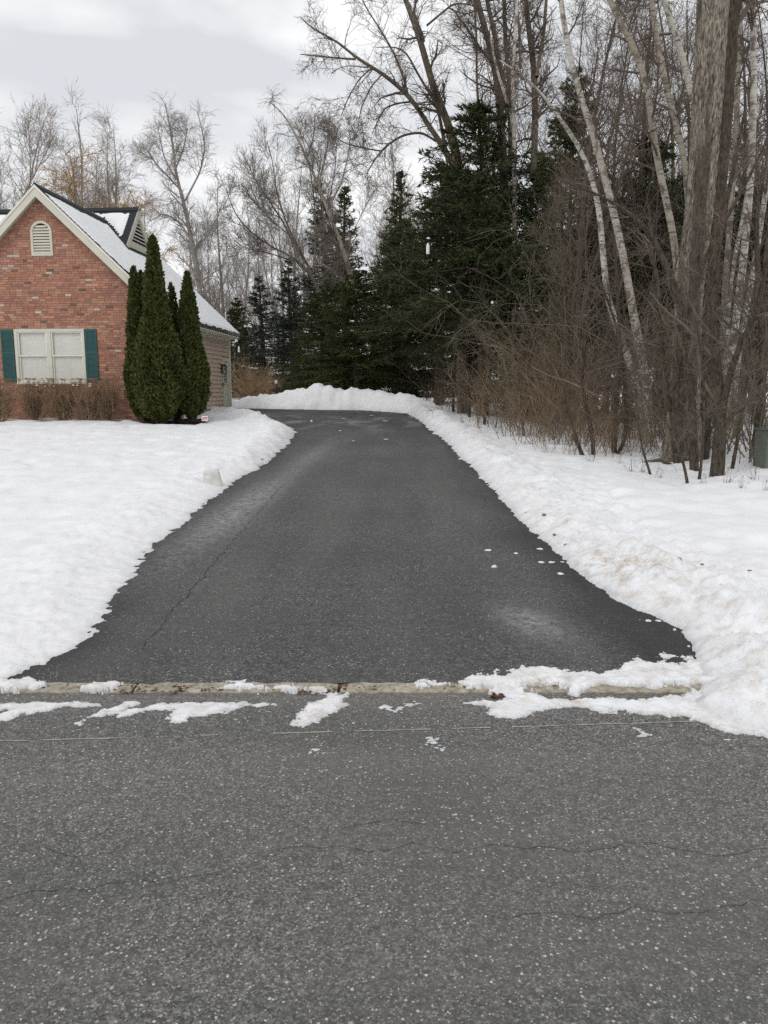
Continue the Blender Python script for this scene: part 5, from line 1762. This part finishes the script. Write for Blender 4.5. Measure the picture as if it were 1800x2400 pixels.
# tan bush beyond the garage
tb_ = shrub('tan_bush', 'rounded tan bush of fine stems beyond the garage corner', 'bush', 2.2, 3.4, 99, M['tanb'], 95, 8, 4, None, .07, .0, .10, .010)
p = at(592, 950, 36.5)
tb_.location = (p[0], p[1], float(z0(p[1])) + .05)
tb_.scale = (1.0, 1.0, 1.02)

# thicket shrubs along the woods edge
TS = [shrub('thicket_shrub', '', 'shrub', 2.6, 2.6, 200 + k, M['tan'] if k < 3 else M['twigg'], 20, 6 if k < 3 else 5, 4 if k < 3 else 2, None, .16, .04, .15, .010) for k in range(5)]
TL_ = ['tan arching shrub in the thicket at the edge of the woods', 'grey-brown shrub in the tangle at the foot of the woods']
tan_sp = [(1180, 20.5, .9), (1240, 19, 1.05), (1300, 17.6, 1.1), (1365, 16.2, .9), (1420, 15.6, .6), (1280, 16.4, .7), (1215, 18.4, .6), (1460, 14.8, .45), (1150, 22.5, .8), (1390, 18.0, 1.15), (1330, 19.5, 1.2), (1500, 14.2, .4), (1545, 14.4, .42), (1100, 25.5, .6), (1065, 28.5, .55), (1040, 31, .5), (1310, 14.6, .5), (1400, 14.2, .5)]
grey_sp = [(1570, 15.5, .8), (1650, 15, .7), (1725, 14.2, .7), (1800, 13, .9), (1420, 19, 1.4), (1350, 21, 1.5), (1520, 18.5, 1.4), (1600, 18.3, 1.3), (1680, 17.8, 1.4), (1760, 17.2, 1.4), (1260, 22.5, .9), (1190, 24, .8), (1820, 15.5, 1.2), (1130, 29, 1.2), (1075, 33, 1.1), (1030, 36, .9), (980, 39, .8), (1300, 22, 1.0)]
cnt = {}
for kind, lst in ((0, tan_sp), (1, grey_sp)):
    for k, (px, Y, s) in enumerate(lst):
        v = (k % 3) if kind == 0 else 3 + (k % 2)
        p = at(px, 1000, Y)
        loc = (p[0], p[1], snow_z(p[0], p[1]) - .03)
        rz = k * 2.39 + kind
        if v not in cnt:
            o = TS[v]
            o.location, o.rotation_euler, o.scale = loc, (0, 0, rz), (s, s, s)
        else:
            o = copy_tree(TS[v], loc, rz, s)
        cnt[v] = 1
        o['label'] = TL_[kind]
        o['group'] = ('tan shrubs of the thicket', 'grey-brown shrubs of the thicket')[kind]

# long arching briars over the thicket
BRI = [shrub('arching_briar', '', 'briar', 4.6, 4.4, 300 + k, M['twigg'] if k % 2 else M['twig'], 7, 8, 3, None, .20, .05, .24, .012, None, None, (.3, .6)) for k in range(3)]
for k, (px, Y, s) in enumerate(((1340, 17.5, 1.1), (1290, 19.5, 1.1), (1430, 16.2, 1.0), (1560, 15.2, 1.0), (1660, 14.6, 1.0), (1740, 14.4, 1.1), (1800, 13.4, 1.1), (1380, 20, 1.4), (1470, 19, 1.4), (1260, 24.5, .8), (1560, 18, 1.4), (1660, 17.5, 1.4), (1740, 17.0, 1.4), (1310, 22, 1.4))):
    p = at(px, 1000, Y)
    loc = (p[0], p[1], snow_z(p[0], p[1]) - .03)
    if k < 3:
        o = BRI[k]
        o.location, o.rotation_euler, o.scale = loc, (0, 0, k), (s, s, s)
    else:
        o = copy_tree(BRI[k % 3], loc, k * 1.9, s)
    o['label'] = 'tall arching bare briar tangled over the thicket'
    o['group'] = 'arching briars in the woods'

# dry weeds poking out of the snow in front of the woods
WD = shrub('weed_stalk', '', 'weed', .30, .25, 400, M['twigr'], 7, 2, 1, 'dry weed stalks in the snow', .08, .05, .02, .0025)
for k, (px, py) in enumerate(((1700, 1150), (1735, 1165), (1770, 1140), (1650, 1150), (1480, 1115), (1450, 1100), (1540, 1125), (1345, 1070), (1300, 1062), (1250, 1050), (1205, 1040), (1165, 1025), (1120, 1012), (1790, 1170), (1085, 1000), (1232, 1052), (1385, 1090), (1505, 1118))):
    g = ground_at(px, py)
    loc = (g[0], g[1], snow_z(g[0], g[1]) - .03)
    o = WD if k == 0 else copy_tree(WD, loc, k, .6 + .5 * ((k * 7) % 5) / 5)
    o.location = loc
    o['label'] = 'thin dry weed stalks poking out of the snow before the woods'

# dried stems in front of the wall
dw = copy_tree(WD, at(232, 985, 22.9), .5, (3.0, 2.0, 1.5), 'small reddish dried plant by the brick wall, half buried in snow')
del dw['group']
dw['category'] = 'plant'

# ------------------------------------------------------------------ small things
def bar_thing(name, label, cat, pts, Y0, Y1, mat, seed, rough=.15, sides=8, group=None):
    L = px_limb(pts, Y0, Y1, 16)
    b = L[0, :3].copy()
    L[:, 3] *= 1 + rough * np.random.default_rng(seed).normal(size=16) * .5
    V, Q = tubes(L[None, :, :3] - b, L[None, :, 3], sides)
    n = len(V)
    root = mesh_np(name, V, [Q, np.array([[0, i + 2, i + 1] for i in range(sides - 2)]), np.array([[n - sides, n - sides + i + 1, n - sides + i + 2] for i in range(sides - 2)])], mat, None, True)
    root.location = b
    return tag(root, label, cat, group)


bar_thing('fallen_log', 'fallen log lying on the snow between the reddish saplings', 'log', [(1506, 1086, 9), (1540, 1080, 12), (1580, 1079, 12), (1625, 1068, 9)], 13.1, 13.3, M['bark'], 1)
bar_thing('fallen_branch', 'dark forked branch under the fallen log', 'branch', [(1552, 1084, 8), (1572, 1090, 9), (1592, 1099, 8)], 12.95, 12.85, M['barkd'], 2)
bar_thing('broken_branch', 'broken pale branch hanging diagonally in the tan thicket', 'branch', [(1246, 859, 2), (1291, 883, 3), (1330, 893, 4), (1372, 913, 4.5), (1400, 928, 6), (1416, 934, 5)], 15.6, 14.6, M['twigg'], 3)
bar_thing('cut_wood', 'short pale piece of cut wood lying on the snow by the thicket', 'wood', [(1392, 1089, 8), (1405, 1087, 9), (1416, 1086, 7)], 13.4, 13.4, M['tanleaf'], 4)

# upright slab of old snow at the lawn edge
g = ground_at(503, 1146)
import bmesh
bm = bmesh.new()
bmesh.ops.create_cube(bm, size=1)
bmesh.ops.subdivide_edges(bm, edges=bm.edges[:], cuts=5, use_grid_fill=True)
for v in bm.verts:
    x, y, z = v.co
    k = 1 - .28 * (z + .5)
    r2 = max(abs(x), abs(y))
    x, y = x * k, y * k
    zz = z - (.10 * (abs(x) * 2) ** 2 if z > .4 else 0) + (.12 * x if z > .3 else 0)
    nn = float(noise2(np.array([x * 5 + z * 3]), np.array([y * 5 + z * 4]))[0]) * .03
    v.co = (x * .25 + nn * .5, y * .17 + nn * .5, (zz + .5) * .25)
bmesh.ops.bevel(bm, geom=[e for e in bm.edges if e.calc_face_angle(0) > .8], offset=.012, segments=2, affect='EDGES')
me = bpy.data.meshes.new('snow_slab')
bm.to_mesh(me)
bm.free()
me.materials.append(plain('old_grey_snow', (.66, .645, .62), .6, .12, 12))
for p in me.polygons: p.use_smooth = True
slab_o = link('snow_slab', me)
slab_o.location = (g[0] - .05, g[1] + .12, g[2] + .01)
slab_o.rotation_euler = (.06, -.06, .35)
tag(slab_o, 'upright greyish block of old snow at the left edge of the driveway', 'snow block')
# leaf clumps
LC = lump_mesh('leaf_clump', M['tanleaf'], 9, 2)
for k, (px, py, w, lab) in enumerate(((525, 1141, 9, 'small tan leaf clump just right of the grey snow block'), (547, 1138, 9, 'small tan leaf clump at the asphalt edge right of the snow block'), (534, 1147, 8, 'flat leaf scrap below the two clumps by the snow block'), (1235, 1193, 10, 'brown leaf lying on the right bank, topmost of the leaves there'), (1275, 1206, 14, 'ragged brown leaf strip on the right bank'), (1300, 1232, 12, 'tan leaf clump on the right bank, middle of the row'), (1328, 1244, 11, 'tan leaf clump on the right bank, lowest of the row'), (615, 1079, 7, 'brown leaf at the left asphalt edge up the driveway'), (1590, 1328, 20, 'dirty clod frozen in the right bank'), (1645, 1325, 12, 'smaller dirty clod right of the first in the bank'), (1758, 1335, 16, 'brown clod in the right bank near the picture edge'), (1720, 1352, 14, 'tan clod in the right bank below the brown one'))):
    gq = ground_at(px, py)
    zz = snow_z(gq[0], gq[1])
    for _ in range(3):
        d = ray(px, py); d = d / d[1]
        Yh = (zz + .01 - CAM_H) / d[2]
        gq = EYE + d * Yh
        zz = snow_z(gq[0], gq[1])
    o = link('leaf_clump' if k < 8 else 'dirt_clod', LC)
    s = w / F_PX * gq[1] * .5
    o.scale = (s, s * .7, s * .45)
    o.rotation_euler = (0, 0, k)
    o.location = (gq[0], gq[1], zz + s * .1)
    tag(o, lab, 'leaf' if k < 8 else 'dirt', None)

# green utility box at the right edge
ub = ground_at(1790, 1112)
ux = at(1781, 1100, ub[1])[0]
box = empty('utility_box', (ux + .32, ub[1] + .2, snow_z(ux, ub[1]) - .08))
m = MB()
m.box(-.24, .24, -.22, .22, 0, .68)
me = m.mesh('cabinet', M['green'])
bo = link('cabinet', me, box)
bv = bo.modifiers.new('bevel', 'BEVEL')
bv.width, bv.segments = .018, 2
MB().prism([(-.25, .68), (.25, .68), (.25, .70), (-.2, .74), (-.25, .70)], 'x', -.255, .255).build('lid', M['green'], box)
MB().box(-.20, .20, -.232, -.221, .08, .60).build('door', M['green'], box)
MB().box(.12, .15, -.25, -.2325, .30, .38).build('handle', M['black'], box)
tag(box, 'dull green metal utility box cut off by the right edge', 'utility box')

# yard sign by the arborvitae
sp = at(480, 984, 22.7)
sg = empty('yard_sign', (sp[0], sp[1], snow_z(sp[0], sp[1]) - .02))
MB().box(-.09, .09, -.006, .006, .10, .24).build('panel', M['white'], sg)
MB().box(-.07, -.02, -.0085, -.0065, .13, .20).build('print', M['red'], sg)
MB().box(-.01, .075, -.0085, -.0065, .165, .205).build('print', M['red'], sg)
MB().box(-.01, .075, -.0085, -.0065, .125, .135).build('print', M['red'], sg)
MB().box(-.055, -.038, -.0105, -.0087, .148, .185).build('print', M['white'], sg)
for x in (-.06, .06):
    MB().box(x - .004, x + .004, -.004, .004, -.1, .10).build('stake', M['black'], sg)
tag(sg, 'small white yard sign with red print beside the arborvitae', 'sign')

# marker lamp beyond the tan bush
lp = at(648, 940, 35.2)
zl = float(z0(lp[1])) + .4
top = at(648, 896, 35.2)[2]
lm = empty('path_lamp', (lp[0], lp[1], zl))
MB().cone((0, 0, 0), .018, .018, top - zl - .05, 8).build('post', M['black'], lm)
MB().cone((0, 0, top - zl - .05), .05, .075, .10, 10).build('lamp_head', M['white'], lm)
MB().cone((0, 0, top - zl + .05), .085, .03, .03, 10).build('snow_cap', M['chunk'], lm)
tag(lm, 'small pale garden lamp on a post right of the tan bush', 'lamp')

# white hanging thing in the big spruce, and bits under the eave
hp = at(1003, 574, 22.0)
wh = empty('hanging_feeder', (hp[0], hp[1], hp[2] - .24))
MB().cone((0, 0, 0), .045, .05, .20, 10).build('tube', M['white'], wh)
MB().cone((0, 0, .20), .05, .012, .09, 10).build('shoulder', M['white'], wh)
MB().cone((0, 0, .29), .004, .004, .12, 6).build('cord', M['black'], wh)
MB().cone((.01, 0, .40), .055, .03, .035, 10).build('cap', M['white'], wh)
tag(wh, 'white tube hanging among the big spruce branches', 'feeder')
for (px, py, w, h, Y, lab) in ((554, 798, 7, 6, 34.5, 'small white cap of a hanging feeder beyond the garage eave'), (560, 819, 5, 12, 36.0, 'white tube hanging beyond the garage eave')):
    q = at(px, py, Y)
    k = Y / F_PX
    e = empty('hanging_feeder', (q[0], q[1], q[2] - h * k / 2))
    MB().cone((0, 0, 0), w * k * .5, w * k * .42, h * k * .75, 10).build('body', M['white'], e)
    MB().cone((0, 0, h * k * .75), w * k * .5, w * k * .12, h * k * .35, 10).build('cap', M['white'], e)
    tag(e, lab, 'feeder')
